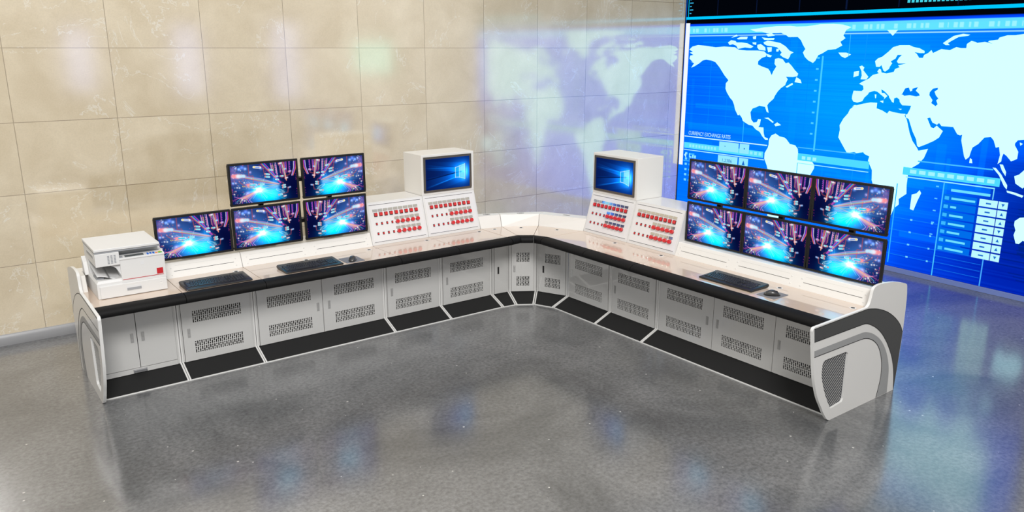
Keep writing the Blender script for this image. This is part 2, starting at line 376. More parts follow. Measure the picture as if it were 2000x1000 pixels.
def concrete_mat():
    m, nt, out = new_mat('polished_concrete'); N = nt.nodes.new; L = nt.links.new
    tc = N('ShaderNodeTexCoord')
    def noise(scale, detail, dist=0, vec=None):
        n = N('ShaderNodeTexNoise'); n.inputs['Scale'].default_value = scale; n.inputs['Detail'].default_value = detail; n.inputs['Distortion'].default_value = dist
        n.inputs['Roughness'].default_value = .65; L(vec or tc.outputs['Object'], n.inputs['Vector']); return n.outputs['Fac']
    r = N('ShaderNodeValToRGB'); L(noise(.9, 6, .6), r.inputs[0]); e = r.color_ramp.elements
    e[0].position = .33; e[0].color = hexc(76, 77, 79); e[1].position = .68; e[1].color = hexc(126, 126, 126)
    f = N('ShaderNodeValToRGB'); L(noise(38, 5), f.inputs[0]); e = f.color_ramp.elements; e[0].position = .34; e[0].color = (.42, .42, .42, 1); e[1].position = .64; e[1].color = (1.3, 1.3, 1.3, 1)
    mm = N('ShaderNodeMix'); mm.data_type = 'RGBA'; mm.blend_type = 'MULTIPLY'; mm.inputs['Factor'].default_value = .7; L(r.outputs[0], mm.inputs['A']); L(f.outputs[0], mm.inputs['B'])
    vo = N('ShaderNodeTexVoronoi'); vo.inputs['Scale'].default_value = 11.0; L(tc.outputs['Object'], vo.inputs['Vector'])
    sepc = N('ShaderNodeSeparateColor'); L(vo.outputs['Color'], sepc.inputs[0])
    rad = N('ShaderNodeMath'); rad.operation = 'MULTIPLY'; L(sepc.outputs[0], rad.inputs[0]); rad.inputs[1].default_value = .085
    pw = N('ShaderNodeMath'); pw.operation = 'LESS_THAN'; L(vo.outputs['Distance'], pw.inputs[0]); L(rad.outputs[0], pw.inputs[1])
    sel = N('ShaderNodeMath'); sel.operation = 'GREATER_THAN'; L(sepc.outputs[1], sel.inputs[0]); sel.inputs[1].default_value = .42
    sp = N('ShaderNodeMath'); sp.operation = 'MULTIPLY'; L(pw.outputs[0], sp.inputs[0]); L(sel.outputs[0], sp.inputs[1])
    sp2 = N('ShaderNodeMath'); sp2.operation = 'MULTIPLY'; L(sp.outputs[0], sp2.inputs[0]); sp2.inputs[1].default_value = .9
    ms = N('ShaderNodeMix'); ms.data_type = 'RGBA'; L(sp2.outputs[0], ms.inputs['Factor']); L(mm.outputs['Result'], ms.inputs['A']); ms.inputs['B'].default_value = hexc(205, 203, 198)
    b = N('ShaderNodeBsdfPrincipled'); L(ms.outputs['Result'], b.inputs['Base Color']); b.inputs['Roughness'].default_value = .6
    b.inputs['Coat Weight'].default_value = FLOOR_COAT[0]; b.inputs['Coat Roughness'].default_value = FLOOR_COAT[1]; b.inputs['Coat IOR'].default_value = FLOOR_COAT[2]
    L(b.outputs[0], out.inputs[0]); return m

WY = 7.66; CX = 8.70; HT = 4.6
mb = MB(); mb.box(-6, 14, -6.2, WY+.15, -.1, 0); structure(mb.build('floor', concrete_mat()))
mb = MB(); mb.box(-6, CX+.2, WY, WY+.15, 0, HT); structure(mb.build('wall_left', marble_mat()))
M['skirting'] = principled('silver_skirting', hexc(150, 150, 152), 0.3)
mb = MB(); mb.prism_x([(WY, 0), (WY-.022, 0), (WY-.03, .03), (WY-.026, .07), (WY-.012, .092), (WY, .095)], -6, CX-.05)
structure(mb.build('baseboard_left', M['skirting'], smooth=40))
# the screen wall, turned by a hair from square
SC_E = Vector((-.023, -1, 0)).normalized(); SC_ROT = math.atan2(SC_E.y, SC_E.x)      # local x runs along the wall towards the viewer's right
scr_m = Matrix.Translation((CX, WY, 0)) @ Matrix.Rotation(SC_ROT, 4, 'Z')
M['plain_wall'] = principled('grey_plaster', hexc(196, 192, 184), 0.6)
mb = MB(); mb.box(-.1, 13.2, .09, .24, 0, HT)
o = mb.build('wall_right', M['plain_wall']); o.matrix_world = scr_m; structure(o)
M['blue_skirting'] = principled('pale_blue_glass_skirting', hexc(120, 140, 205), 0.15, coat=1.0, coat_rough=.05, coat_ior=1.8)
mb = MB(); mb.box(0, 13, -.012, .09, 0, .058); o = mb.build('baseboard_right', M['blue_skirting'], bevel=.003); o.matrix_world = scr_m; structure(o)
# far side of the hall behind the viewer: it only shows as soft reflections in the polished stone
mb = MB(); mb.box(-6, 10, -6.2, -6.0, 0, HT); structure(mb.build('wall_back', M['plain_wall']))
M['pane_frame'] = principled('pane_frame', hexc(210, 208, 204), 0.4)
M['cool_pane'] = emit('added_cool_glow', hexc(196, 206, 255), 1.55)  # bluish glow added for the blurred patches reflected in the stone
M['mint_pane'] = emit('added_mint_glow', hexc(165, 240, 222), 1.6)
def window(name, x0, x1, z0, z1, y, pane, mat4=None, n=2):  # unseen framed glowing pane, added to give the marble its soft reflections
    mb = MB(); t = .06
    mb.box(x0-t, x1+t, y-.02, y+.06, z0-t, z0); mb.box(x0-t, x1+t, y-.02, y+.06, z1, z1+t)
    for k in range(n+1):
        xx = x0+(x1-x0)*k/n; mb.box(xx-t/2, xx+t/2, y-.02, y+.06, z0, z1)
    o = mb.build(name, M['pane_frame']); structure(o)
    mb = MB(); mb.box(x0, x1, y-.01, y+.01, z0, z1); p = mb.build('pane', pane, o); p['kind'] = 'structure'
    if mat4 is not None: o.matrix_world = mat4
window('reflection_pane_1', 3.0, 3.6, 1.5, 2.9, -6.0, M['cool_pane'], n=1); window('reflection_pane_2', 5.4, 6.1, 1.3, 3.0, -6.0, M['cool_pane'], n=1); window('reflection_pane_3', 7.9, 9.2, 1.1, 3.1, -6.0, M['cool_pane'])
window('reflection_pane_4', 8.2, 10.0, 1.9, 2.6, .08, M['mint_pane'], scr_m)

# ------------------------------------------------------------------ the video wall
SW, SZ0, SZ1 = 4.9, .06, 3.35
vw = empty('video_wall', (0, 0, 0)); vw.matrix_world = scr_m
tag(vw, 'huge blue video wall showing a glowing world map, filling the right wall', 'video wall')
mb = MB(); mb.box(0, SW+.03, .006, .09, SZ0, SZ1+.03)
mb.box(-.012, .008, -.012, .09, SZ0, SZ1+.03); mb.box(SW, SW+.03, -.012, .09, SZ0, SZ1+.03); mb.box(-.012, SW+.03, -.012, .09, SZ1, SZ1+.03)
mb.build('cabinet', M['black'], vw)
def screen_bg():
    H_ = SZ1-SZ0; R = Raster(490, 330, SW/H_)
    X = R.X*H_; Z = SZ1-R.Y*H_          # metres on the wall
    R.X, R.Y = X, Z
    base = np.array([0, 118, 250])/255
    R.img[:] = base
    R.glow(2.6, 1.9, 1.3, (0, 40, 10), 1.0, .9); R.glow(.2, 1.9, .7, (0, -14, -30), 1, .6)
    R.over(np.clip((X-3.2)/1.2, 0, 1)*np.clip((2.0-Z)/1.6, 0, 1), (0, 36, 150), .95)
    R.over(np.clip((X-3.9)/.7, 0, 1)*np.clip((1.5-Z)/.3, 0, 1), (0, 30, 120), .7)
    R.over(np.clip((.75-Z)/.7, 0, 1)*np.clip((X-2.6)/.8, 0, 1), (0, 40, 165), .6)
    rnd = np.random.RandomState(5)
    rows = rnd.uniform(-1, 1, R.img.shape[0]); rows = rows*(rnd.rand(len(rows)) < .6)
    R.img += (rows*.028)[:, None, None]*np.array([.4, 1, 1])
    for i in range(26):
        z = rnd.uniform(.3, 2.6); x0 = rnd.uniform(0, 3.6); R.over(((np.abs(Z-z) < rnd.uniform(.01, .05)) & (X > x0) & (X < x0+rnd.uniform(.4, 1.6))).astype(float), (0, 165, 255), rnd.uniform(.15, .4))
    for i in range(16):
        x = rnd.uniform(.2, 4.2); z0 = rnd.uniform(.2, 1.8); R.over(((np.abs(X-x) < rnd.uniform(.008, .06)) & (Z > z0) & (Z < z0+rnd.uniform(.3, .9))).astype(float), (0, 160, 255), rnd.uniform(.12, .35))
    # top strip: dark instrument panel
    R.over((Z > 2.76).astype(float), (2, 4, 10), 1); R.over(((Z > 2.70) & (Z <= 2.765)).astype(float), (0, 70, 215), .9)
    R.over(((Z > 2.635) & (Z <= 2.735)).astype(float), (110, 240, 255), .9)
    R.over(((Z > 2.652) & (Z <= 2.70)).astype(float)*(np.sin(X*38)+np.sin(X*90) > .2)*((X < .8) | (X > 2.5)), (195, 255, 255), .6)
    R.over(((Z > 2.60) & (Z <= 2.612)).astype(float), (180, 248, 255), .95)
    for k in range(8): R.over((np.abs(X-(.55+k*.62)) < .006).astype(float)*(Z > 2.87), (14, 30, 70), .8)
    R.img[..., 2] *= np.where(R.img[..., 2] > .55, 1.2, 1.0)
    return R
R = screen_bg(); me = R.mesh('display', SW, SZ1-SZ0); me.materials.append(M['wall_screen_emit'])
o = bpy.data.objects.new('display', me); COL.objects.link(o); o.parent = vw; o.location = (0, 0, SZ0)
LAND = [
[(0.10,2.43),(0.15,2.47),(0.25,2.49),(0.39,2.48),(0.56,2.46),(0.70,2.47),(0.88,2.46),(0.94,2.43),(1.07,2.42),(1.24,2.42),(1.34,2.41),(1.38,2.38),(1.37,2.35),(1.31,2.33),(1.26,2.29),(1.26,2.25),(1.31,2.23),(1.42,2.20),(1.45,2.17),(1.48,2.12),(1.50,2.17),(1.54,2.23),(1.51,2.26),(1.51,2.32),(1.56,2.33),(1.62,2.32),(1.67,2.27),(1.71,2.28),(1.76,2.24),(1.81,2.19),(1.86,2.15),(1.85,2.12),(1.79,2.11),(1.69,2.11),(1.72,2.08),(1.70,2.04),(1.69,2.01),(1.63,1.97),(1.59,1.93),(1.55,1.87),(1.54,1.84),(1.47,1.78),(1.45,1.75),(1.48,1.66),(1.45,1.67),(1.42,1.73),(1.33,1.74),(1.29,1.72),(1.23,1.70),(1.20,1.65),(1.22,1.56),(1.26,1.52),(1.31,1.53),(1.33,1.57),(1.37,1.57),(1.36,1.50),(1.34,1.47),(1.42,1.47),(1.43,1.40),(1.45,1.35),(1.50,1.34),(1.50,1.32),(1.46,1.32),(1.41,1.36),(1.37,1.41),(1.30,1.44),(1.25,1.48),(1.18,1.49),(1.09,1.53),(1.07,1.57),(0.99,1.65),(0.94,1.71),(0.90,1.78),(0.85,1.82),(0.80,1.88),(0.81,1.86),(0.77,1.93),(0.77,2.00),(0.81,2.04),(0.74,2.10),(0.64,2.21),(0.57,2.27),(0.50,2.29),(0.41,2.30),(0.35,2.29),(0.29,2.25),(0.21,2.21),(0.15,2.19),(0.20,2.25),(0.13,2.27),(0.18,2.26),(0.11,2.31),(0.12,2.35),(0.18,2.36),(0.11,2.39),(0.17,2.40)],
[(0.92,1.76),(0.95,1.75),(1.03,1.60),(1.00,1.60),(0.95,1.67)],
[(0.76,2.52),(0.81,2.55),(0.88,2.54),(0.90,2.52),(0.98,2.52),(1.07,2.51),(1.17,2.47),(1.13,2.45),(1.04,2.46),(0.93,2.44),(0.90,2.48),(0.84,2.50),(0.79,2.49)],
[(0.81,2.58),(0.89,2.62),(0.91,2.60)],
[(0.90,2.57),(0.96,2.59),(1.07,2.59),(1.06,2.56),(0.98,2.56),(0.92,2.56)],
[(1.15,2.59),(1.20,2.60),(1.20,2.56),(1.16,2.56)],
[(1.15,2.52),(1.21,2.52),(1.21,2.49),(1.16,2.50)],
[(1.23,2.49),(1.28,2.50),(1.35,2.46),(1.36,2.42),(1.26,2.43),(1.23,2.46)],
[(1.32,2.52),(1.38,2.54),(1.46,2.53),(1.57,2.51),(1.65,2.47),(1.71,2.42),(1.77,2.40),(1.73,2.38),(1.72,2.35),(1.70,2.32),(1.63,2.34),(1.58,2.37),(1.60,2.40),(1.53,2.46),(1.47,2.47),(1.38,2.48),(1.33,2.50)],
[(1.38,2.46),(1.45,2.46),(1.45,2.41),(1.40,2.40)],
[(1.38,2.38),(1.46,2.36),(1.44,2.34),(1.39,2.35)],
[(1.52,2.44),(1.56,2.44),(1.55,2.41),(1.52,2.41)],
[(1.29,2.58),(1.38,2.57),(1.48,2.57),(1.47,2.55),(1.33,2.55)],
[(1.35,2.62),(1.43,2.63),(1.48,2.60),(1.38,2.59)],
[(1.10,2.68),(1.24,2.69),(1.31,2.70),(1.50,2.71),(1.69,2.71),(1.78,2.70),(1.69,2.64),(1.53,2.63),(1.36,2.63),(1.28,2.65),(1.19,2.65)],
[(1.57,2.63),(1.70,2.65),(1.78,2.70),(1.92,2.70),(2.10,2.72),(2.27,2.72),(2.39,2.71),(2.50,2.68),(2.44,2.65),(2.41,2.59),(2.44,2.56),(2.38,2.52),(2.41,2.48),(2.33,2.44),(2.23,2.43),(2.16,2.39),(2.11,2.37),(2.08,2.31),(2.05,2.28),(1.98,2.31),(1.93,2.35),(1.90,2.40),(1.93,2.44),(1.89,2.49),(1.86,2.54),(1.81,2.58),(1.68,2.58),(1.65,2.60)],
[(2.37,2.40),(2.42,2.40),(2.47,2.40),(2.53,2.38),(2.46,2.34),(2.41,2.36)],
[(1.84,2.11),(1.90,2.08),(1.92,2.04),(1.82,2.05)],
[(1.70,1.99),(1.79,2.04),(1.80,2.02),(1.72,1.98)],
[(1.42,1.59),(1.48,1.60),(1.57,1.55),(1.55,1.54),(1.48,1.58)],
[(1.58,1.52),(1.62,1.55),(1.68,1.52),(1.60,1.50)],
[(1.52,1.33),(1.55,1.38),(1.61,1.41),(1.67,1.38),(1.75,1.37),(1.78,1.35),(1.83,1.30),(1.91,1.29),(1.95,1.25),(1.96,1.20),(2.03,1.19),(2.12,1.16),(2.20,1.08),(2.20,1.04),(2.16,0.96),(2.01,0.81),(1.92,0.60),(1.82,0.33),(1.74,0.10),(1.69,0.04),(1.60,0.29),(1.55,0.62),(1.54,0.93),(1.52,0.99),(1.47,1.08),(1.47,1.15),(1.51,1.22),(1.52,1.26)],
[(4.30,2.58),(4.23,2.57),(4.16,2.57),(4.09,2.55),(4.08,2.53),(4.00,2.52),(3.99,2.51),(4.04,2.49),(3.96,2.51),(3.89,2.50),(3.87,2.51),(3.83,2.52),(3.79,2.49),(3.79,2.45),(3.74,2.45),(3.69,2.46),(3.63,2.43),(3.54,2.44),(3.46,2.40),(3.44,2.43),(3.41,2.40),(3.37,2.38),(3.36,2.35),(3.32,2.35),(3.29,2.39),(3.26,2.41),(3.32,2.40),(3.37,2.40),(3.37,2.42),(3.31,2.45),(3.25,2.46),(3.20,2.48),(3.09,2.48),(3.02,2.46),(2.97,2.41),(2.91,2.36),(2.86,2.34),(2.83,2.31),(2.85,2.25),(2.89,2.25),(2.91,2.27),(2.94,2.21),(2.96,2.20),(3.00,2.23),(3.01,2.26),(3.03,2.29),(3.01,2.31),(3.06,2.34),(3.08,2.38),(3.13,2.38),(3.10,2.35),(3.08,2.31),(3.10,2.29),(3.19,2.29),(3.10,2.27),(3.12,2.25),(3.07,2.23),(3.06,2.20),(2.98,2.18),(2.92,2.19),(2.91,2.22),(2.89,2.23),(2.87,2.20),(2.89,2.18),(2.82,2.16),(2.78,2.12),(2.70,2.08),(2.67,2.06),(2.72,2.04),(2.73,2.00),(2.71,1.98),(2.61,1.98),(2.60,1.92),(2.60,1.89),(2.62,1.86),(2.67,1.85),(2.73,1.87),(2.75,1.91),(2.79,1.95),(2.80,1.97),(2.86,1.99),(2.90,1.98),(2.93,1.96),(2.99,1.92),(2.99,1.92),(2.98,1.90),(3.00,1.92),(3.02,1.94),(2.98,1.97),(2.95,1.97),(2.94,2.01),(2.98,1.99),(3.04,1.94),(3.04,1.93),(3.08,1.88),(3.10,1.87),(3.10,1.92),(3.13,1.93),(3.16,1.91),(3.17,1.88),(3.20,1.85),(3.25,1.85),(3.30,1.85),(3.29,1.81),(3.27,1.76),(3.25,1.75),(3.26,1.72),(3.29,1.71),(3.35,1.58),(3.40,1.50),(3.42,1.43),(3.44,1.42),(3.52,1.46),(3.59,1.50),(3.64,1.54),(3.67,1.61),(3.64,1.63),(3.60,1.66),(3.57,1.63),(3.54,1.64),(3.49,1.73),(3.52,1.74),(3.55,1.69),(3.60,1.67),(3.62,1.69),(3.65,1.66),(3.77,1.66),(3.82,1.59),(3.85,1.58),(3.87,1.59),(3.87,1.53),(3.92,1.37),(3.94,1.34),(3.97,1.37),(3.98,1.43),(3.99,1.47),(4.04,1.51),(4.09,1.58),(4.15,1.59),(4.18,1.56),(4.21,1.49),(4.24,1.50),(4.26,1.42),(4.25,1.33),(4.28,1.36),(4.28,1.40),(4.29,1.44),(4.32,1.42),(4.37,1.37),(4.42,1.40),(4.42,1.47),(4.38,1.53),(4.38,1.55),(4.40,1.58),(4.45,1.59),(4.49,1.62),(4.59,1.71),(4.63,1.89),(4.58,2.00),(4.62,2.19),(4.61,2.38),(4.59,2.54),(4.52,2.60),(4.39,2.59)],
[(2.64,1.81),(2.59,1.77),(2.57,1.72),(2.52,1.66),(2.48,1.58),(2.49,1.53),(2.48,1.44),(2.54,1.36),(2.61,1.27),(2.70,1.29),(2.73,1.28),(2.81,1.30),(2.83,1.28),(2.89,1.26),(2.88,1.21),(2.94,1.11),(2.95,1.01),(2.95,1.00),(3.03,0.81),(3.08,0.61),(3.13,0.47),(3.20,0.44),(3.22,0.62),(3.25,0.72),(3.30,0.77),(3.29,0.83),(3.37,0.90),(3.36,0.99),(3.36,1.12),(3.36,1.11),(3.38,1.18),(3.46,1.24),(3.51,1.31),(3.54,1.41),(3.44,1.38),(3.42,1.41),(3.36,1.48),(3.32,1.56),(3.27,1.70),(3.24,1.74),(3.25,1.76),(3.19,1.76),(3.11,1.77),(3.06,1.78),(3.04,1.75),(2.98,1.78),(2.91,1.80),(2.91,1.86),(2.83,1.86),(2.74,1.84),(2.67,1.82),(2.64,1.82),(2.61,1.80)],
[(3.51,0.96),(3.53,0.93),(3.50,0.84),(3.47,0.73),(3.43,0.74),(3.43,0.85),(3.43,0.90),(3.48,0.92)],
[(3.98,1.36),(4.00,1.35),(4.01,1.31),(3.98,1.31)],
[(2.65,2.25),(2.68,2.26),(2.71,2.24),(2.70,2.21),(2.74,2.17),(2.77,2.14),(2.75,2.11),(2.68,2.11),(2.69,2.15),(2.68,2.20)],
[(2.59,2.19),(2.65,2.20),(2.65,2.15),(2.59,2.13)],
[(3.55,2.50),(3.59,2.53),(3.65,2.57),(3.74,2.59),(3.81,2.58),(3.79,2.57),(3.70,2.56),(3.63,2.52),(3.60,2.50),(3.62,2.48),(3.58,2.48)],
[(2.93,2.64),(3.05,2.64),(3.00,2.58)],
[(4.21,1.29),(4.24,1.29),(4.30,1.23),(4.37,1.13),(4.37,1.09),(4.34,1.12),(4.28,1.22)],
[(4.37,1.08),(4.45,1.07),(4.53,1.05),(4.52,1.03),(4.44,1.05),(4.38,1.06)],
[(4.42,1.23),(4.46,1.25),(4.50,1.30),(4.56,1.24),(4.55,1.16),(4.51,1.12),(4.44,1.16)],
[(4.27,1.33),(4.30,1.33),(4.34,1.26),(4.34,1.22),(4.30,1.27)],
[(4.49,0.79),(4.53,0.83),(4.57,0.84),(4.70,0.85),(4.77,0.75),(4.78,0.61),(4.70,0.57),(4.59,0.61),(4.56,0.57),(4.53,0.57),(4.50,0.65),(4.51,0.70),(4.49,0.75)],
[(4.42,1.56),(4.45,1.55),(4.43,1.53)],
[(2.94,1.88),(2.98,1.89),(2.98,1.86)],
[(2.87,1.95),(2.89,1.95),(2.89,1.91),(2.88,1.91)],
[(3.16,1.81),(3.20,1.81),(3.19,1.80)]]
SEAS = [
[(3.18,1.96),(3.21,2.03),(3.25,2.04),(3.27,2.00),(3.29,2.01),(3.29,2.03),(3.35,2.05),(3.33,2.01),(3.37,1.98),(3.38,1.96),(3.34,1.95),(3.27,1.96),(3.21,1.95),(3.18,1.97)],
[(3.48,2.00),(3.51,2.04),(3.56,2.05),(3.56,2.03),(3.53,2.01),(3.55,1.97),(3.56,1.96),(3.58,1.94),(3.56,1.92),(3.58,1.88),(3.56,1.86),(3.51,1.89),(3.52,1.92),(3.48,1.97)]]

def flat(polys, y):
    mb = MB()
    for p in polys: mb.add([(a, y, b) for a, b in p], [tuple(range(len(p)))])
    return mb
flat(LAND, -.002).build('land_map', M['land_emit'], vw)
flat(SEAS, -.003).build('inland_sea', M['sea_emit'], vw)
# chart overlay: bands, frames, tick marks and table boxes
def overlay():
    vs, fs, cs = [], [], []
    def q(x0, x1, z0, z1, c, y=-.004, sk=0.0):
        n = len(vs); vs.extend([(x0, y, z0), (x1, y, z0+sk), (x1, y, z1+sk), (x0, y, z1)]); fs.append((n, n+1, n+2, n+3))
        cs.extend([tuple(lin(np.array(c)/255))+(1,)]*4)
    CY = (0, 200, 255); PA = (120, 235, 255); WH = (205, 255, 255); MID = (70, 190, 255); DK = (0, 80, 210)
    q(0, SW, 2.825, 2.86, CY); q(.0, .018, SZ0, SZ1, (0, 90, 220)); q(.045, .055, 2.86, SZ1, CY)
    q(.018, .09, .84, 2.78, (244, 250, 255))
    for k in range(5): q(.07, .10+.03*(k % 2), 2.9+.045*k, 2.912+.045*k, (60, 190, 240))
    for k in range(36): q(3.12+k*.045, 3.15+k*.045, 2.915, 2.985+.02*math.sin(k*.9), (70, 210, 230))
    q(.1, 1.5, 1.243, 1.256, WH); q(1.95, 2.72, 1.265, 1.277, MID)
    q(.1, 1.45, 1.085, 1.165, (90, 225, 255)); q(.1, 1.47, 1.056, 1.068, (170, 240, 255))
    q(.729, 1.055, 1.11, 1.232, (150, 235, 255), -.005); q(1.072, 1.224, 1.108, 1.234, (150, 235, 255), -.005)
    q(.722, 1.051, .93, 1.048, (150, 235, 255), -.005); q(1.074, 1.223, .93, 1.048, (150, 235, 255), -.005)
    for k in range(9): q(.2+.055*k, .238+.055*k, 1.105, 1.145, (150, 240, 255), -.005)
    for k in range(3): q(1.24+.07*k, 1.285+.07*k, 1.11, 1.15, (150, 240, 255), -.005)
    q(.82, .84, 1.17, 1.178, (0, 110, 210), -.006); q(1.14, 1.16, 1.165, 1.18, (0, 110, 210), -.006)
    for k in range(6): q(.13, .17, .62+.075*k, .65+.075*k, (120, 220, 255)); q(.2, .3, .62+.075*k, .645+.075*k, (60, 180, 255))
    q(.1, .72, .9, .912, MID); q(.205, .222, .955, 1.015, (150, 240, 255), -.005); q(.222, .25, .955, .975, (150, 240, 255), -.005); q(.262, .29, .955, 1.0, (150, 240, 255), -.005); q(.30, .33, .955, .995, (150, 240, 255), -.005)
    vs.extend([(.112, -.005, .985), (.15, -.005, .945), (.15, -.005, 1.03)]); fs.append((len(vs)-3, len(vs)-2, len(vs)-1)); cs.extend([tuple(lin(np.array([190, 248, 255])/255))+(1,)]*3)
    q(1.103, 1.115, 1.24, 1.52, (40, 180, 255)); q(2.165, 2.187, 1.245, 2.36, (70, 205, 255))
    for k in range(8): q(2.10, 2.135, 1.44+.127*k, 1.46+.127*k, (80, 210, 255))
    for k in range(9): q(.1, 2.1, 1.44+.127*k, 1.444+.127*k, (10, 150, 255), -.001)
    for k in range(6): q(.5+.3*k, .506+.3*k, 1.27, 2.5, (0, 140, 255), -.001)
    q(2.5, 2.506, 2.36, 2.6, (60, 200, 255)); q(2.7, 2.71, .6, 2.6, (10, 150, 255), -.001)
    # second band right of the south Atlantic, and the table
    q(1.96, 2.9, 1.115, 1.2, (80, 220, 255)); q(1.96, 2.9, 1.075, 1.085, (150, 240, 255)); q(1.96, 1.97, .6, 1.08, (60, 190, 255))
    q(3.45, 4.22, 1.262, 1.276, MID); q(3.30, 4.30, 1.106, 1.19, (80, 220, 255)); q(3.34, 4.262, 1.078, 1.09, (150, 240, 255)); q(4.252, 4.262, .97, 1.085, (120, 220, 255))
    for k in range(12): q(2.02+.075*k if k < 3 else 3.38+.1*(k-3), 2.07+.075*k if k < 3 else 3.45+.1*(k-3), 1.13, 1.17, (165, 245, 255), -.005)
    q(3.25, 3.262, .1, 1.0, (50, 180, 255)); q(3.754, 3.766, .06, 1.075, (70, 195, 255)); q(4.25, 4.262, .06, .36, (70, 170, 255))
    q(3.84, 4.23, .995, 1.022, (110, 225, 255))
    for k in range(7):
        z1 = .962-.0902*k; d = .074
        q(4.135, 4.31, z1-d, z1, (190, 250, 255), -.005); q(4.318, 4.406, z1-d, z1, (190, 250, 255), -.005)
        q(4.20, 4.25, z1-d*.62, z1-d*.42, (30, 110, 210), -.006)
        vsn = len(vs); u, z = 4.362, z1-d*.5; s = .016 if k % 3 else -.016
        vs.extend([(u-.016, -.006, z-s), (u+.016, -.006, z-s), (u, -.006, z+s)]); fs.append((vsn, vsn+1, vsn+2)); cs.extend([tuple(lin(np.array([30, 110, 210])/255))+(1,)]*3)
        q(3.77, 4.11, z1-d, z1, (0, 110, 235), -.003)
        q(3.785, 3.83, z1-d*.8, z1-d*.3, (60, 185, 255)); q(3.855, 3.855+[.24, .06, .14, .17, .13, .2, .19][k], z1-d*.7, z1-d*.4, (110, 225, 255))
    for k in range(4):
        z = .2+.14*k; q(2.9, 3.75, z, z+.006, (20, 130, 245)); q(3.45, 3.475, z-.006, z+.012, (120, 220, 255)); q(3.68, 3.70, z-.006, z+.012, (120, 220, 255))
        q(3.76, 4.24, z*.5+.04, z*.5+.046, (20, 110, 230))
    for k in range(5): q(3.68, 3.71, .5+.13*k, .514+.13*k, (90, 200, 255))
    vsn = len(vs); vs.extend([(1.125, -.006, .955), (1.175, -.006, .955), (1.15, -.006, 1.02)]); fs.append((vsn, vsn+1, vsn+2)); cs.extend([tuple(lin(np.array([30, 110, 210])/255))+(1,)]*3)
    me = bpy.data.meshes.new('chart_overlay'); me.from_pydata(vs, [], fs); me.materials.append(M['wall_screen_emit'])
    at = me.color_attributes.new('picture', 'FLOAT_COLOR', 'POINT'); at.data.foreach_set('color', np.array(cs, np.float32).ravel())
    o = bpy.data.objects.new('chart_overlay', me); COL.objects.link(o); o.parent = vw
overlay()
def text(body, x, z, size, mat, y, name, width=None, parent=vw):
    cu = bpy.data.curves.new('t', 'FONT'); cu.body = body; cu.size = size
    t = bpy.data.objects.new('t', cu); COL.objects.link(t); bpy.context.view_layer.update()
    dg = bpy.context.evaluated_depsgraph_get(); me = bpy.data.meshes.new_from_object(t.evaluated_get(dg))
    bpy.data.objects.remove(t)
    xs = [v.co.x for v in me.vertices]; k = width/(max(xs)-min(xs)) if width else 1
    for v in me.vertices: v.co = Vector(((v.co.x-min(xs))*k+x, y, v.co.y+z))
    me.materials.clear(); me.materials.append(mat); me.name = name
    o = bpy.data.objects.new(name, me); COL.objects.link(o); o.parent = parent
text('CURRENCY EXCHANGE RATES', .175, 1.277, .072, M['text_emit'], -.006, 'caption', .735)
text('1,2386', .80, .965, .062, M['dtext_emit'], -.006, 'rate_figure', .16)
# ------------------------------------------------------------------ console cabinets
ZT = .72                      # worktop height
PAD = [(-.078, .722), (-.115, .721), (-.142, .717), (-.160, .709), (-.170, .697), (-.173, .683), (-.170, .669), (-.160, .660), (-.142, .656), (-.10, .655), (-.078, .66)]
RB, RT, RBK, RTZ, RTB = .362, .408, .80, .835, .66
DOOR_D = .183
def vent_plate(mb, x0, x1, z0, z1, y0, y1):
    pitch = .0158; n = max(3, round((x1-x0)/pitch)); p = (x1-x0)/n; bar = p*.42
    S, G, Lg = .0112, .0052, .0268
    k = (z1-z0)/(2*S+2*Lg+3*G)
    for i in range(n+1):
        a = x0+i*p-bar/2; mb.box(max(a, x0), min(a+bar, x1), y0, y1, z0, z1)
    for i in range(n):
        a, b = x0+i*p+bar/2, x0+(i+1)*p-bar/2
        seq = [S, G, Lg, G, S, G, Lg] if i % 2 else [Lg, G, S, G, Lg, G, S]
        z = z0
        for j, s in enumerate(seq):
            if j % 2: mb.box(a, b, y0, y1, z, z+s*k)
            z += s*k
def door_mb(x0, x1, z0, z1, vents, y0=0.0, y1=.006):
    mb = MB()
    if not vents: mb.box(x0, x1, y0, y1, z0, z1); return mb
    vx0 = min(v[0] for v in vents); vx1 = max(v[1] for v in vents)
    mb.box(x0, vx0, y0, y1, z0, z1); mb.box(vx1, x1, y0, y1, z0, z1)
    z = z0
    for v in sorted(vents, key=lambda t: t[2]):
        mb.box(vx0, vx1, y0, y1, z, v[2]); vent_plate(mb, vx0, vx1, v[2], v[3], y0+.001, y1-.001); z = v[3]
    mb.box(vx0, vx1, y0, y1, z, z1); return mb
def handle_mb(x, z, y=0.0, w=.022, h=.072):
    mb = MB(); mb.box(x-w/2, x+w/2, y-.003, y, z-h/2, z+h/2); mb.box(x-w*.28, x+w*.28, y-.0055, y-.002, z-h*.05, z+h*.40); mb.box(x-w*.3, x+w*.3, y-.0045, y-.002, z-h*.42, z-h*.18); return mb
V = ((.394, .487), (.146, .242))
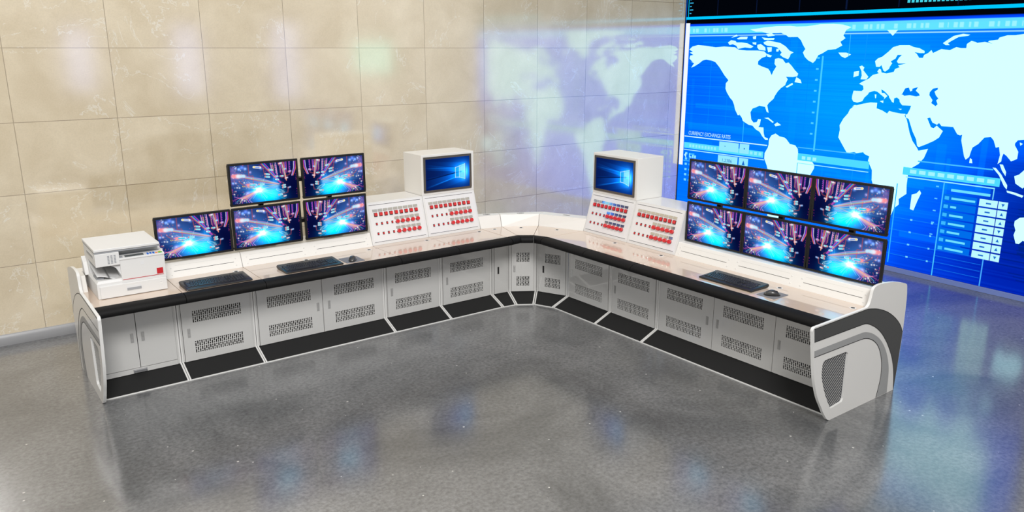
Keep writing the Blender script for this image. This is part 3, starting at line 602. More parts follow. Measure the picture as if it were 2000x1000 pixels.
def carcass(parent, w, y_off=0.0):
    side = [(0, 0), (0, .012), (.172, .0855), (DOOR_D-.001, .092), (DOOR_D-.001, .70), (RBK, .70), (RBK, 0)]
    for a, b in ((0.0026, .0135), (w-.0135, w-.0026)):
        mb = MB(); mb.prism_x(side, a, b); mb.build('side_panel', M['edge_white'], parent)
    mb = MB()
    for a, b in ((.0135, .027), (w-.027, w-.0135)): mb.box(a, b, DOOR_D+.0005, DOOR_D+.016, .086, .70)
    mb.box(.027, w-.027, DOOR_D+.001, DOOR_D+.016, .60, .70)
    mb.box(.0135, w-.0135, RBK-.006, RBK, .02, .70)
    mb.box(.0135, w-.0135, DOOR_D+.01, RBK-.006, .06, .074)
    mb.build('carcass', M['grey_frame'], parent)
    mb = MB(); mb.prism_x([(.004, .0035), (.004, .009), (.174, .081), (DOOR_D+.004, .083), (DOOR_D+.004, .06), (.03, 0.0035)], .0135, w-.0135)
    mb.build('kick_plate', M['kick'], parent)
    mb = MB(); mb.box(.0006, w-.0006, -.0045, .002, 0, .008); mb.build('kick_lip', M['edge_white'], parent)
def desk(parent, w, deep, grommets):
    mb = MB(); mb.box(.0018, w-.0018, -.078, RBK, ZT-.022, ZT)
    mb.build('worktop', M['desk'], parent, bevel=.0012)
    mb = MB(); mb.prism_x(PAD, .0022, w-.0022); mb.build('edge_pad', M['pad'], parent, smooth=50)
    for g in grommets:
        mb = MB(); mb.cyl((g, .262, ZT), .023, .0016, 24)
        o = mb.build('cable_grommet', M['edge_white'], parent, bevel=.0006)
        mb = MB(); mb.cyl((g, .262, ZT+.0016), .0145, .0008, 20); mb.build('cable_hole', M['matt_black'], o)
def riser(parent, w, panels, cut=None):
    mb = MB()
    prof = [(RB, ZT), (RT, RTZ-.004), (RT+.006, RTZ), (RTB, RTZ), (RTB, ZT+.0003), (RB, ZT+.0003)]
    if cut is None: mb.prism_x(prof, .002, w-.002)
    else:
        mb.prism_x(prof, .002, cut[0])
        mb.prism_x([(cut[1], ZT+.0003), (cut[1], RTZ), (RTB, RTZ), (RTB, ZT+.0003)], cut[0], w-.002)
    r = mb.build('riser', M['white'], parent, bevel=.0015)
    def on(zf):            # point on the sloping front, zf from 0 (bottom) to 1
        return RB+(RT-RB)*zf, ZT+(RTZ-.004-ZT)*zf
    for a, b in panels:
        y, z = on(.44); mb = MB(); mb.box(a, b, y-.0012, y+.006, z-.0013, z+.0013); mb.build('cable_slot', M['gap'], r)
        y, z = on(.80); mb = MB(); mb.box(a+.008, b-.008, y-.0006, y+.006, z-.0007, z+.0007); mb.build('panel_seam', M['side'], r)
        for (xx, zf) in ((a-.018, .66), (a-.018, .20), (b+.016, .66), (b+.016, .20)):
            y, z = on(zf); mb = MB(); mb.cyl((xx, y-.003, z), .0055, .006, 12, 'y'); mb.build('screw', M['edge_white'], r)
def cabinet(run, u0, u1, label, doors, grommets, rear, panels=(), cut=None, drawer=False):
    w = u1-u0
    t = run_empty('console_cabinet', run, u0, 0, 0, label, 'console cabinet', 'console cabinets of the corner desk')
    carcass(t, w)
    zb = .127 if drawer else .0865
    for d in doors:
        a, b = d['x']; vents = []
        if d.get('vent'): vents = [(d['vent'][0]-u0, d['vent'][1]-u0, z0, z1) for z0, z1 in V]
        o = door_mb(a-u0+.0022, b-u0-.0022, zb, .645, vents).build('door', M['grey_door'], t, Matrix.Translation((0, DOOR_D-.006, 0)))
        if 'handle' in d:
            handle_mb(d['handle']-u0, d.get('hz', .318)).build('handle', d.get('hm', M['handle']), o, Matrix.Translation((0, DOOR_D-.006, 0)), bevel=.001)
    if drawer:
        mb = MB(); mb.box(.029, w-.029, DOOR_D-.006, DOOR_D, .0865, .1235); o = mb.build('drawer', M['grey_door'], t)
        x = w*.5-.005; mb = MB()
        mb.box(x-.048, x+.048, DOOR_D-.010, DOOR_D-.006, .088, .117); mb.box(x-.045, x+.045, DOOR_D-.026, DOOR_D-.009, .104, .116)
        mb.build('drawer_handle', M['chrome'], o, bevel=.002)
    desk(t, w, rear == 'deck', [g-u0 for g in grommets])
    if rear == 'riser': riser(t, w, [(a-u0, b-u0) for a, b in panels], cut)
    return t
LU = [.79, 1.378, 1.968, 3.145, 3.733, 4.325]
cabinet('L', LU[0], LU[1], 'end console cabinet under the white printer, with plain double doors over a drawer',
        [dict(x=(.817, 1.084), handle=1.049, hz=.366), dict(x=(1.084, 1.351), handle=1.124, hz=.366)], [], 'riser', (), (.040, .555), True)
cabinet('L', LU[1], LU[2], 'narrow console cabinet with one vented door below the keyboard next to the printer',
        [dict(x=(1.405, 1.941), vent=(1.487, 1.865), handle=1.452, hz=.316)], [1.878], 'riser', [(1.44, 1.905)])
cabinet('L', LU[2], LU[3], 'wide console cabinet with two vented doors under the four monitors',
        [dict(x=(1.995, 2.556), vent=(2.077, 2.455), handle=2.512, hz=.32), dict(x=(2.556, 3.118), vent=(2.665, 3.043), handle=2.613, hz=.32)], [2.469, 3.055], 'riser', [(2.03, 2.49), (2.62, 3.08)])
cabinet('L', LU[3], LU[4], 'console cabinet under the low button panel beside the four monitors',
        [dict(x=(3.172, 3.706), vent=(3.255, 3.632), handle=3.218)], [3.648], 'deck')
cabinet('L', LU[4], LU[5], 'console cabinet under the left screen hood, its vented door reflecting the other wing',
        [dict(x=(3.76, 4.298), vent=(3.843, 4.22), handle=3.806)], [4.238], 'deck')
RU = [-5.635, -5.04, -4.455, -2.677]
M['handle_white'] = principled('white_handle', hexc(236, 236, 234), 0.3)
cabinet('R', RU[0], RU[1], 'console cabinet under the right screen hood, its vented door with a white handle',
        [dict(x=(-5.608, -5.067), vent=(-5.531, -5.151), handle=-5.58, hz=.335, hm=M['handle_white'])], [-5.086], 'deck')
cabinet('R', RU[1], RU[2], 'console cabinet under the low button panel beside the six monitors',
        [dict(x=(-5.013, -4.482), vent=(-4.943, -4.556), handle=-4.978)], [-4.517], 'deck')
cabinet('R', RU[2], RU[3], 'widest console cabinet with three vented doors under the six monitors',
        [dict(x=(-4.428, -3.853), vent=(-4.35, -3.968), handle=-3.911), dict(x=(-3.853, -3.28), vent=(-3.76, -3.38), handle=-3.809), dict(x=(-3.28, -2.704), vent=(-3.188, -2.808), handle=-3.235)],
        [-3.917, -3.33, -2.744], 'riser', [(-4.40, -3.92), (-3.80, -3.335), (-3.215, -2.75)])

# ------------------------------------------------------------------ the three wedge cabinets in the corner
NF = [(4.327, 5.945), (4.475, 5.928), (4.628, 5.833), (4.715, 5.637)]     # floor line
ND = [(4.327, 6.126), (4.522, 6.108), (4.755, 5.958), (4.898, 5.637)]     # door line
NP = [(4.327, 5.775), (4.432, 5.790), (4.530, 5.722), (4.545, 5.637)]     # front of the pad
NE = [(4.327, 5.867), (4.446, 5.872), (4.575, 5.778), (4.637, 5.637)]     # front of the worktop
NB = [(4.327, 6.307), (4.554, 6.268), (4.874, 6.082), (5.077, 5.637)]     # foot of the riser
NT = [(4.327, 6.353), (4.562, 6.308), (4.897, 6.098), (5.123, 5.637)]     # top front
NK = [(4.327, 6.49), (4.595, 6.385), (5.005, 6.165), (5.26, 5.637)]       # top back
def wedge(i, label, vent, handle, hm, g):
    cxy = Vector(((NF[i][0]+NK[i+1][0])/2, (NF[i][1]+NK[i+1][1])/2, 0))
    t = empty('console_cabinet', cxy, 0, label, 'console cabinet', 'console cabinets of the corner desk')
    T = Matrix.Translation(-cxy); e = .002
    def pr(N, k, s):       # node k pulled inwards a little so that neighbours do not touch
        a, b = Vector(N[i]), Vector(N[i+1]); d = (b-a).normalized()*e
        p = a+d if k == 0 else b-d
        return p
    def ring(levels, k): return [(*pr(N, k, 0), z) for N, z in levels]
    def along(p, q, d, z): # from p towards q
        v = Vector(q)-Vector(p); return Vector(p)+v.normalized()*d
    # worktop
    mb = MB(); mb.prism_z([pr(NE, 0, 0), pr(NE, 1, 0), pr(NB, 1, 0), pr(NB, 0, 0)], ZT-.022, ZT); mb.build('worktop', M['desk'], t, T, bevel=.0012)
    # pad
    rings = []
    for k in (0, 1):
        p, q = pr(NE, k, 0), pr(NP, k, 0); v = (q-p); rings.append([(*(p+v*min(1.03, max(0, (-a-.078)/.092))), z) for a, z in PAD])
    mb = MB(); mb.loft(rings[0], rings[1]); mb.build('edge_pad', M['pad'], t, T, smooth=50)
    # riser
    mb = MB(); lv = [(NB, ZT), (NT, RTZ), (NK, RTZ), (NK, .02), (NB, ZT-.02)]
    lv = [(NB, ZT-.0), (NT, RTZ-.003), (NT, RTZ), (NK, RTZ), (NK, ZT-.02), (NB, ZT-.02)]
    mb.loft(ring(lv, 0), ring(lv, 1)); r = mb.build('riser', M['white'], t, T, bevel=.0015)
    c = [(Vector(NT[j])*.45+Vector(NK[j])*.55) for j in (i, i+1)]; m_ = (c[0]+c[1])/2; ang = math.atan2((c[1]-c[0]).y, (c[1]-c[0]).x)
    mb = MB(); mb.box(-.035, .035, -.012, .012, 0, .0015); o = mb.build('cable_slot', M['stripe_grey'], r, T @ Matrix.Translation((*m_, RTZ)) @ Matrix.Rotation(ang, 4, 'Z'))
    mb = MB(); mb.box(-.012, .02, -.006, .006, .0015, .0022); mb.build('slot_opening', M['matt_black'], o, T @ Matrix.Translation((*m_, RTZ)) @ Matrix.Rotation(ang, 4, 'Z'))
    # grommet
    mb = MB(); mb.cyl((0, 0, ZT), .023, .0016, 24); o = mb.build('cable_grommet', M['edge_white'], t, T @ Matrix.Translation((*g, 0)))
    mb = MB(); mb.cyl((0, 0, ZT+.0016), .0145, .0008, 20); mb.build('cable_hole', M['matt_black'], o, T @ Matrix.Translation((*g, 0)))
    # sides, back, kick
    a, b = Vector(ND[i]), Vector(ND[i+1]); L = (b-a).length; ang = math.atan2((b-a).y, (b-a).x)
    D = T @ Matrix.Translation((a.x, a.y, 0)) @ Matrix.Rotation(ang, 4, 'Z')
    mb = MB(); mb.box(.0015, .027, .0005, .016, .086, .698); mb.box(L-.027, L-.0015, .0005, .016, .086, .698); mb.box(.027, L-.027, .001, .016, .60, .698)
    mb.build('carcass', M['grey_frame'], t, D)
    mb = MB(); f0, f1 = pr(NF, 0, 0), pr(NF, 1, 0); d0, d1 = pr(ND, 0, 0), pr(ND, 1, 0); k0, k1 = pr(NK, 0, 0), pr(NK, 1, 0)
    inset = .0135; e2 = .002; fu = (f1-f0).normalized()*inset; du = (d1-d0).normalized()*inset
    mb.loft([(*(f0+fu), .0035), (*(f0+fu), .009), (*(d0+du), .083), (*(d0+du), .06)], [(*(f1-fu), .0035), (*(f1-fu), .009), (*(d1-du), .083), (*(d1-du), .06)])
    mb.build('kick_plate', M['kick'], t, T)
    for p0, p1, s0, s1 in ((f0+fu*.15, d0+du*.15, fu*.85, du*.85), (f1-fu*.15, d1-du*.15, -fu*.85, -du*.85)):
        mb = MB(); A = [(*p0, 0), (*p0, .012), (*p1, .0885), (*p1, 0)]; B = [(*(p0+s0), 0), (*(p0+s0), .012), (*(p1+s1), .0885), (*(p1+s1), 0)]
        mb.loft(A, B); mb.build('side_panel', M['edge_white'], t, T)
    nrm = Vector((-(f1-f0).y, (f1-f0).x)).normalized()*-.0045
    mb = MB(); mb.loft([(*f0, 0), (*f0, .008), (*(f0+nrm), .008), (*(f0+nrm), 0)], [(*f1, 0), (*f1, .008), (*(f1+nrm), .008), (*(f1+nrm), 0)]); mb.build('kick_lip', M['edge_white'], t, T)
    mb = MB(); bk = Vector((0, 0)); mb.loft([(*k0, .0), (*k0, ZT-.021), (*(k0*.997+d0*.003), ZT-.021), (*(k0*.997+d0*.003), 0)], [(*k1, 0), (*k1, ZT-.021), (*(k1*.997+d1*.003), ZT-.021), (*(k1*.997+d1*.003), 0)]); mb.build('back_panel', M['grey_frame'], t, T)
    vs = [(vent[0]*L, vent[1]*L, z0, z1) for z0, z1 in V] if vent else []
    dm = D @ Matrix.Translation((0, -.006, 0))
    o = door_mb(.029, L-.029, .0885, .645, vs).build('door', M['grey_door'], t, dm)
    handle_mb(handle*L, .325, 0, .017 if i != 1 else .02).build('handle', hm, o, dm, bevel=.001)
wedge(0, 'slim corner cabinet with a plain unvented door and black handle, left of the bend', None, .36, M['black'], (4.424, 6.209))
wedge(1, 'middle corner cabinet with two small vents, facing out from the bend of the desk', (.27, .75), .2, M['handle'], (4.675, 6.108))
wedge(2, 'corner cabinet with two small vents and a black handle, right of the bend', (.27, .76), .23, M['black'], (4.9, 5.82))

# ------------------------------------------------------------------ end panels
OUT = [(-.035, 0), (-.105, .06), (-.154, .131), (-.195, .19), (-.225, .247), (-.268, .353), (-.295, .464), (-.318, .572), (-.340, .69), (-.343, .708), (-.337, .722), (-.322, .730), (.275, .739), (.300, .745), (.318, .762), (.332, .80), (.344, .852), (.358, .870), (.387, .879), (.44, .882), (.483, .880), (.604, .867), (.731, .839), (.780, .824), (.800, .812), (.806, .795), (.823, .702), (.828, .44), (.816, .187), (.80, 0)]
DK_OUT = [(-.328, .719), (.288, .729), (.365, .718), (.446, .699), (.574, .651), (.691, .583), (.775, .513), (.822, .450)]
DK_IN = [(-.312, .627), (.262, .627), (.305, .622), (.345, .609), (.437, .565), (.529, .500), (.600, .43), (.631, .394), (.71, .283), (.767, .152), (.797, .003)]
G_OUT = [(-.303, .564), (.25, .566), (.30, .562), (.345, .55), (.406, .527), (.507, .466), (.596, .378), (.661, .272), (.694, .171), (.705, .003)]
G_IN = [(-.296, .519), (.25, .518), (.314, .512), (.396, .486), (.475, .435), (.528, .372), (.575, .27), (.587, .152), (.555, .003)]
HOLE = [(-.190, .440), (-.182, .458), (-.160, .468), (.070, .469), (.095, .463), (.110, .446), (.113, .12), (.098, .098), (-.028, .086), (-.040, .09), (-.118, .206), (-.184, .352)]
def crom(p, closed, n=4, sharp=42):
    # round a traced outline off: spline through gentle bends, corners sharper than the limit stay
    P = [Vector(q) for q in p]; N = len(P); out = []
    def corner(i):
        if not closed and i in (0, N-1): return True
        a, b = P[i]-P[i-1], P[(i+1) % N]-P[i]
        return a.angle(b, 0) > math.radians(sharp)
    for i in range(N if closed else N-1):
        p1, p2 = P[i], P[(i+1) % N]; L = (p2-p1).length
        t1 = Vector((0, 0)) if corner(i) else (p2-P[i-1]).normalized()*min(L, (p1-P[i-1]).length*1.6)
        t2 = Vector((0, 0)) if corner((i+1) % N) else (P[(i+2) % N]-p1).normalized()*min(L, (P[(i+2) % N]-p2).length*1.6)
        if corner(i): t1 = (p2-p1)
        if corner((i+1) % N): t2 = (p2-p1)
        for k in range(n):
            s = k/n; h = (2*s**3-3*s*s+1, s**3-2*s*s+s, -2*s**3+3*s*s, s**3-s*s)
            q = p1*h[0]+t1*h[1]+p2*h[2]+t2*h[3]; out.append((q.x, q.y))
    if not closed: out.append(tuple(P[-1]))
    return out
OUT = crom(OUT, True, 3); HOLE = crom(HOLE, True, 3)
DK_OUT, DK_IN, G_OUT, G_IN = [crom(q, False) for q in (DK_OUT, DK_IN, G_OUT, G_IN)]
def end_panel(run, u_in, u_out, label, band):
    # u_in faces the cabinets, u_out faces away
    t = run_empty('end_panel', run, u_out, 0, 0, label, 'end panel', 'end panels of the corner desk')
    s = 1 if u_in > u_out else -1; th = abs(u_in-u_out)
    # plate with a cut-out: bridge the outline and the hole into one loop
    out = list(OUT); hole = list(HOLE)
    j = min(range(len(out)), key=lambda k: (out[k][0]-hole[0][0])**2+(out[k][1]-hole[0][1])**2)
    loop = out[:j+1]+hole+[hole[0]]+out[j:]
    bm = bmesh.new()
    ed = []
    for pl in (out, hole):
        vs = [bm.verts.new((0, a, b)) for a, b in pl]
        for k in range(len(vs)): ed.append(bm.edges.new((vs[k], vs[(k+1) % len(vs)])))
    bmesh.ops.triangle_fill(bm, use_beauty=True, use_dissolve=False, edges=ed)
    # drop triangles that fill the hole
    hs = [Vector(p) for p in hole]
    def inside(p):
        c = False
        for k in range(len(hs)):
            a, b = hs[k], hs[(k+1) % len(hs)]
            if (a.y > p[1]) != (b.y > p[1]) and p[0] < (b.x-a.x)*(p[1]-a.y)/(b.y-a.y)+a.x: c = not c
        return c
    kill = [f for f in bm.faces if inside((f.calc_center_median().y, f.calc_center_median().z))]
    bmesh.ops.delete(bm, geom=kill, context='FACES')
    r = bmesh.ops.extrude_face_region(bm, geom=list(bm.faces))
    bmesh.ops.translate(bm, verts=[v for v in r['geom'] if isinstance(v, bmesh.types.BMVert)], vec=(s*th, 0, 0))
    bmesh.ops.recalc_face_normals(bm, faces=list(bm.faces))
    me = bpy.data.meshes.new('plate'); bm.to_mesh(me); bm.free()
    me.materials.append(M['edge_white']); me.materials.append(M['side'])
    for p in me.polygons: p.material_index = 1 if abs(p.normal.x) > .9 else 0
    o = bpy.data.objects.new('plate', me); COL.objects.link(o); o.parent = t
    def applied(name, poly, mat, h=.0012):
        mb = MB(); mb.loft([(0, a, b) for a, b in poly], [(-s*h, a, b) for a, b in poly]); return mb.build(name, mat, t)
    def cordon(line, nm):
        mb = MB()
        for p, q in zip(line[:-1], line[1:]):
            d = Vector(q)-Vector(p); n = Vector((-d.y, d.x)).normalized()*.0022
            a, b = Vector(p), Vector(q)
            mb.loft([(-s*.0011, *(a-n)), (-s*.0011, *(a+n)), (-s*.0019, *(a+n)), (-s*.0019, *(a-n))], [(-s*.0011, *(b-n)), (-s*.0011, *(b+n)), (-s*.0019, *(b+n)), (-s*.0019, *(b-n))])
        mb.build(nm, M['gap'], t)
    applied('dark_stripe', DK_OUT+[(.824, .44), (.813, .187), (.799, .003)]+DK_IN[::-1], band)
    cordon(DK_OUT, 'stripe_outline')
    applied('grey_stripe', G_OUT+G_IN[::-1], M['stripe_grey'])
    cordon(DK_IN, 'stripe_outline'); cordon(G_IN, 'stripe_outline')
    # perforated grille set back in the opening
    mb = MB(); xg = s*(th*.8)
    mb.loft([(xg, a, b) for a, b in HOLE], [(xg+s*.004, a, b) for a, b in HOLE], 0)
    rows = 0
    z = .10
    while z < .462:
        y = -.19+(.009 if rows % 2 else 0)
        while y < .105:
            ok = all(inside((y+dy, z+dz)) for dy, dz in ((-.006, 0), (.006, 0), (0, -.006), (0, .006)))
            if ok:
                w_, h_ = .0036, .0038; x1 = xg-s*.0012
                A = [(xg, y-w_, z), (xg, y, z-h_), (xg, y+w_, z), (xg, y, z+h_)]; B = [(x1, y-w_, z), (x1, y, z-h_), (x1, y+w_, z), (x1, y, z+h_)]
                mb.loft(A, B, 1)
            y += .018
        z += .0095; rows += 1
    g = mb.build('grille', [M['grille_dark'], M['grille_dot']], t); g['label'] = 'perforated metal grille'
    return t
end_panel('L', .789, .769, 'curved white end panel closing the desk at its left end beside the printer', M['side'])  # band coloured pale to stand for the wall reflected in it
end_panel('R', -2.6768, -2.657, 'curved white end panel with charcoal band at the right end of the desk', M['stripe_dark'])
# ------------------------------------------------------------------ sloping button panels and screen hoods
SL = Vector((0, .11, .377)).normalized(); NR = Vector((0, -SL.z, SL.y))
def slope_m(): # local (a along u, b up the slope, c out of the face)
    m = Matrix.Identity(4)
    for r_ in range(3): m[r_][0] = (1, 0, 0)[r_]; m[r_][1] = SL[r_]; m[r_][2] = NR[r_]
    m.translation = (0, RB+.003, ZT)
    return m
PD0, PZ1, PBK = RB+.003+.11, ZT+.377, .80
def button_panel(run, u0, u1, label):
    w = u1-u0
    t = run_empty('control_panel', run, u0, 0, 0, label, 'control panel', 'sloping button panels on the desk')
    mb = MB(); mb.prism_x([(RB+.003, ZT+.0004), (PD0, PZ1), (PBK, PZ1), (PBK, ZT+.0004)], .0015, w-.0015); h = mb.build('housing', M['panel_white'], t, bevel=.0015)
    S = slope_m()
    mb = MB(); mb.box(.018, w-.018, .018, .378, 0, .0018); mb.build('face_plate', M['white_gloss'], t, S, bevel=.0008)
    for b in (.028, .3665):
        mb = MB(); mb.box(.024, w-.028, b-.0016, b+.0016, .0016, .003); mb.build('trim_line', M['gap'], t, S)
    def plate(a, b0, b1, half):
        mb = MB(); mb.box(a-half, a+half, b0, b1, .0018, .005); mb.build('label_plate', M['plate'], t, S, bevel=.0008)
    for i in range(9):
        a = .078+.0525*i
        plate(a-.003, .303, .327, .0235)
        mb = MB(); mb.box(a-.016, a+.016, .259, .295, .0018, .006, 1); mb.frustum(a-.0135, a+.0135, .263, .293, .006, .019, .0015, 0)
        mb.build('square_button', [M['red'], M['black']], t, S)
    for row, b in ((0, .192), (1, .1025)):
        for i in range(5):
            a = .285+.0533*i
            plate(a-.002+(.002 if row else 0), b+.022+(.001 if row else 0), b+.046, .0235)
            mb = MB(); mb.cyl((a, b, .0018), .0225, .005, 24, mi=1); mb.cyl((a, b, .0068), .0185, .016, 24, mi=0, r2=.017)
            mb.build('round_button', [M['red'], M['chrome']], t, S, smooth=40)
        for i in range(4):
            a = .074+.053*i
            mb = MB(); mb.box(a-.0095, a+.0095, b-.013, b+.013, .0018, .0045, 1); mb.box(a-.0078, a+.0078, b-.0112, b+.0112, .0045, .0052, 2); mb.box(a-.006, a+.006, b-.0068, b+.0068, .005, .012, 0)
            mb.build('small_switch', [M['red'], M['chrome'], M['black']], t, S)
    return t
button_panel('L', LU[3], LU[4], 'low button panel without a screen on the left wing, beside four monitors')
button_panel('L', LU[4], LU[5], 'button panel under the screen hood on the left wing')
button_panel('R', RU[0], RU[1], 'button panel under the screen hood on the right wing')
button_panel('R', RU[1], RU[2], 'low button panel without a screen on the right wing, beside six monitors')
WIN = window_raster()
win_me = WIN.mesh('display', .495, .298); win_me.materials.append(M['screen_emit'])
def hood(run, u0, u1, label):
    w = u1-u0; hz = .385
    t = run_empty('screen_hood', run, u0, PD0, PZ1, label, 'screen hood', 'white hoods with a built-in screen')
    mb = MB(); mb.box(.0015, w-.0015, 0, PBK+.01-PD0, .0006, hz); mb.build('housing', M['white'], t, bevel=.0025)
    a0, a1, b0, b1, tk = .023, w-.031, .024, .363, .021
    mb = MB()
    mb.box(a0, a1, -.008, .002, b0, b0+tk); mb.box(a0, a1, -.008, .002, b1-tk, b1); mb.box(a0, a0+tk, -.008, .002, b0+tk, b1-tk); mb.box(a1-tk, a1, -.008, .002, b0+tk, b1-tk)
    mb.build('bezel', M['bezel_grey'], t, bevel=.002)
    o = bpy.data.objects.new('display', win_me); COL.objects.link(o); o.parent = t
    o.location = (a0+tk-.002, -.003, b0+tk-.002); o.scale = ((a1-a0-2*tk+.004)/.495, 1, (b1-b0-2*tk+.004)/.298)
    return t
hood('L', LU[4], LU[5], 'white hood with built-in blue window-beam screen on the left wing')
hood('R', RU[0], RU[1], 'white hood with built-in blue window-beam screen on the right wing')

# ------------------------------------------------------------------ monitors
CYB = cyber_raster()
MW, MH, BZ = .577, .345, .0175
cy_me = CYB.mesh('display', MW-2*BZ, MH-2*BZ); cy_me.materials.append(M['screen_emit'])
cy_mf = CYB.mesh('display', MW-2*BZ, MH-2*BZ, flip=True); cy_mf.materials.append(M['screen_emit'])
def make_monitor(mirror):
    t = empty('monitor', (0, 0, 0))
    mb = MB()
    mb.box(0, MW, 0, .022, 0, BZ); mb.box(0, MW, 0, .022, MH-BZ, MH); mb.box(0, BZ, 0, .022, BZ, MH-BZ); mb.box(MW-BZ, MW, 0, .022, BZ, MH-BZ)
    mb.build('bezel', M['black'], t, bevel=.003)
    mb = MB(); mb.box(BZ-.001, MW-BZ+.001, .006, .03, BZ-.001, MH-BZ+.001); mb.frustum(.0, .01, .0, .01, 0, 0.0001, 0)
    mb = MB(); mb.box(BZ-.001, MW-BZ+.001, .006, .03, BZ-.001, MH-BZ+.001); mb.box(.12, MW-.12, .03, .05, .07, MH-.07); mb.build('back_cover', M['black'], t, bevel=.003)
    o = bpy.data.objects.new('display', cy_mf if mirror else cy_me); COL.objects.link(o); o.parent = t; o.location = (BZ, .004, BZ)
    return t
protos = {False: make_monitor(False), True: make_monitor(True)}; used = {False: False, True: False}
def monitor(run, u, z, mirror, label, d=.38):
    o = protos[mirror] if not used[mirror] else copy_tree(protos[mirror]); used[mirror] = True
    if run == 'R': o.scale = (1.0165, 1, 1)
    ref = run_empty('tmp', run, u, d, z, 'x', 'x'); o.location = ref.location; o.rotation_euler = ref.rotation_euler; bpy.data.objects.remove(ref)
    tag(o, label, 'monitor', 'black framed monitors showing glowing data streams'); return o
Z_LO, Z_HI = .860, 1.219
monitor('L', 1.335, Z_LO, False, 'single monitor right behind the printer, leftmost on the left wing')
monitor('L', 1.9225, Z_LO, False, 'bottom left monitor of the block of four on the left wing')
monitor('L', 1.9225, Z_HI, False, 'top left monitor of the block of four on the left wing')
monitor('L', 2.531, Z_LO, True, 'bottom right monitor of the block of four, beside the low button panel')
monitor('L', 2.531, Z_HI, True, 'top right monitor of the block of four on the left wing')
for j, (u, mir) in enumerate(((-4.440, False), (-3.853, False), (-3.266, True))):
    col = ('nearest the button panels', 'in the middle column', 'nearest the right end panel')[j]
    monitor('R', u, .842, mir, 'lower monitor %s, in the bank of six on the right wing' % col, .47)
    monitor('R', u, 1.205, mir, 'upper monitor %s, in the bank of six on the right wing' % col, .47)
def mount(run, posts, arms, zt, label, d=.50, depth=.069, bp=.12):
    t = run_empty('monitor_stand', run, posts[0], d, RTZ, label, 'monitor stand')
    for u in posts:
        x = u-posts[0]
        mb = MB(); mb.box(x-.02, x+.02, .004, .035, .012, zt-RTZ); mb.build('post', M['black'], t, bevel=.002)
        mb = MB(); mb.box(x-.09, x+.09, -.02, bp, .0008, .012); mb.build('base_plate', M['black'], t, bevel=.002)
    for a, b, z in arms:
        mb = MB(); mb.box(a-posts[0], b-posts[0], -depth, .004, z-RTZ-.016, z-RTZ+.016); mb.build('arm', M['black'], t, bevel=.002)
    return t
mount('L', [1.623], [(1.52, 1.72, 1.035)], 1.12, 'black stand carrying the single monitor behind the printer')
mount('L', [2.21, 2.82], [(2.06, 2.97, 1.025), (2.06, 2.97, 1.38)], 1.44, 'black stand with cross arms carrying the four monitors')
mount('R', [-4.18, -3.58, -2.99], [(-4.34, -2.83, 1.02), (-4.34, -2.83, 1.37)], 1.42, 'black stand carrying the six monitors on the right wing', .56, .0395, .07)

# ------------------------------------------------------------------ keyboards, mice, mats
KW, KD = .488, .218
def make_keyboard():
    t = empty('keyboard', (0, 0, 0))
    prof = lambda s: [(.006*s, .002), (0, .008), (.003, .014), (KD*.12, .017), (KD*.97, .030), (KD, .026), (KD-.002, .012), (KD-.02, .002)]
    mb = MB(); mb.multiloft([[(x, y, z) for y, z in prof(1)] for x in (.004, .010, KW-.010, KW-.004)]); 
    rings = []
    for x, k in ((0.0, .82), (.006, .97), (.014, 1.0), (KW-.014, 1.0), (KW-.006, .97), (KW, .82)):
        rings.append([(x, KD/2+(y-KD/2)*(.96+.04*k), .002+(z-.002)*k) for y, z in prof(1)])
    mb = MB(); mb.multiloft(rings); mb.build('body', M['key_base'], t, smooth=35)
    P = Matrix.Translation((0, KD*.12, .0165)) @ Matrix.Rotation(math.atan2(.013, KD*.85), 4, 'X')
    un = .0192; y0 = .014
    def row(mb, x, y, ws, h=.0165):
        for q in ws:
            if q < 0: x += -q*un; continue
            mb.frustum(x+.0012, x+q*un-.0012, y+.001, y+h, 0, .0062, .0022); x += q*un
    mb = MB(); x0 = .02
    for r_, ws in enumerate([[1.25, 1.25, 1.25, 6.25, 1.25, 1.25, 1.25, 1.25], [2.25]+[1]*10+[2.75], [1.75]+[1]*11+[2.25], [1.5]+[1]*12+[1.5], [1]*13+[2]]):
        row(mb, x0, y0+r_*.0215*.95, ws)
    mb.build('letter_keys', M['key'], t, P)
    mb = MB(); row(mb, x0, y0+5.35*.0204, [1], .012); mb.build('escape_key', M['key'], t, P)
    mb = MB(); row(mb, x0+2*un, y0+5.35*.0204, [13/12]*12, .012); mb.build('function_keys', M['key'], t, P)
    mb = MB(); xn = x0+15.35*un; row(mb, xn, y0, [1, 1, 1]); row(mb, xn+un, y0+.0204, [1])
    mb.build('arrow_keys', M['key'], t, P)
    mb = MB(); row(mb, xn, y0+3*.0204, [1, 1, 1]); row(mb, xn, y0+4*.0204, [1, 1, 1]); row(mb, xn, y0+5.35*.0204, [1, 1, 1], .012); mb.build('navigation_keys', M['key'], t, P)
    mb = MB(); xp = xn+3.35*un
    for r_ in range(5): row(mb, xp, y0+r_*.0204, [2, 1, 1] if r_ == 0 else [1, 1, 1, 1])
    mb.build('number_keys', M['key'], t, P)
    mb = MB(); mb.box(xp, xp+4*un, y0+5.5*.0204, y0+5.9*.0204, 0, .001); mb.build('indicator_strip', M['gap'], t, P)
    return t
kb = make_keyboard(); kbs = [kb, copy_tree(kb), copy_tree(kb)]
def place(o, run, u, d, z, label, cat, group, rz=0):
    ref = run_empty('tmp', run, u, d, z, 'x', 'x'); o.location = ref.location; o.rotation_euler = (0, 0, ref.rotation_euler.z+rz); bpy.data.objects.remove(ref); tag(o, label, cat, group)
G = 'black keyboards on the desk'
place(kbs[0], 'L', 1.412, -.070, ZT+.0003, 'black keyboard next to the printer, without a mouse beside it', 'keyboard', G)
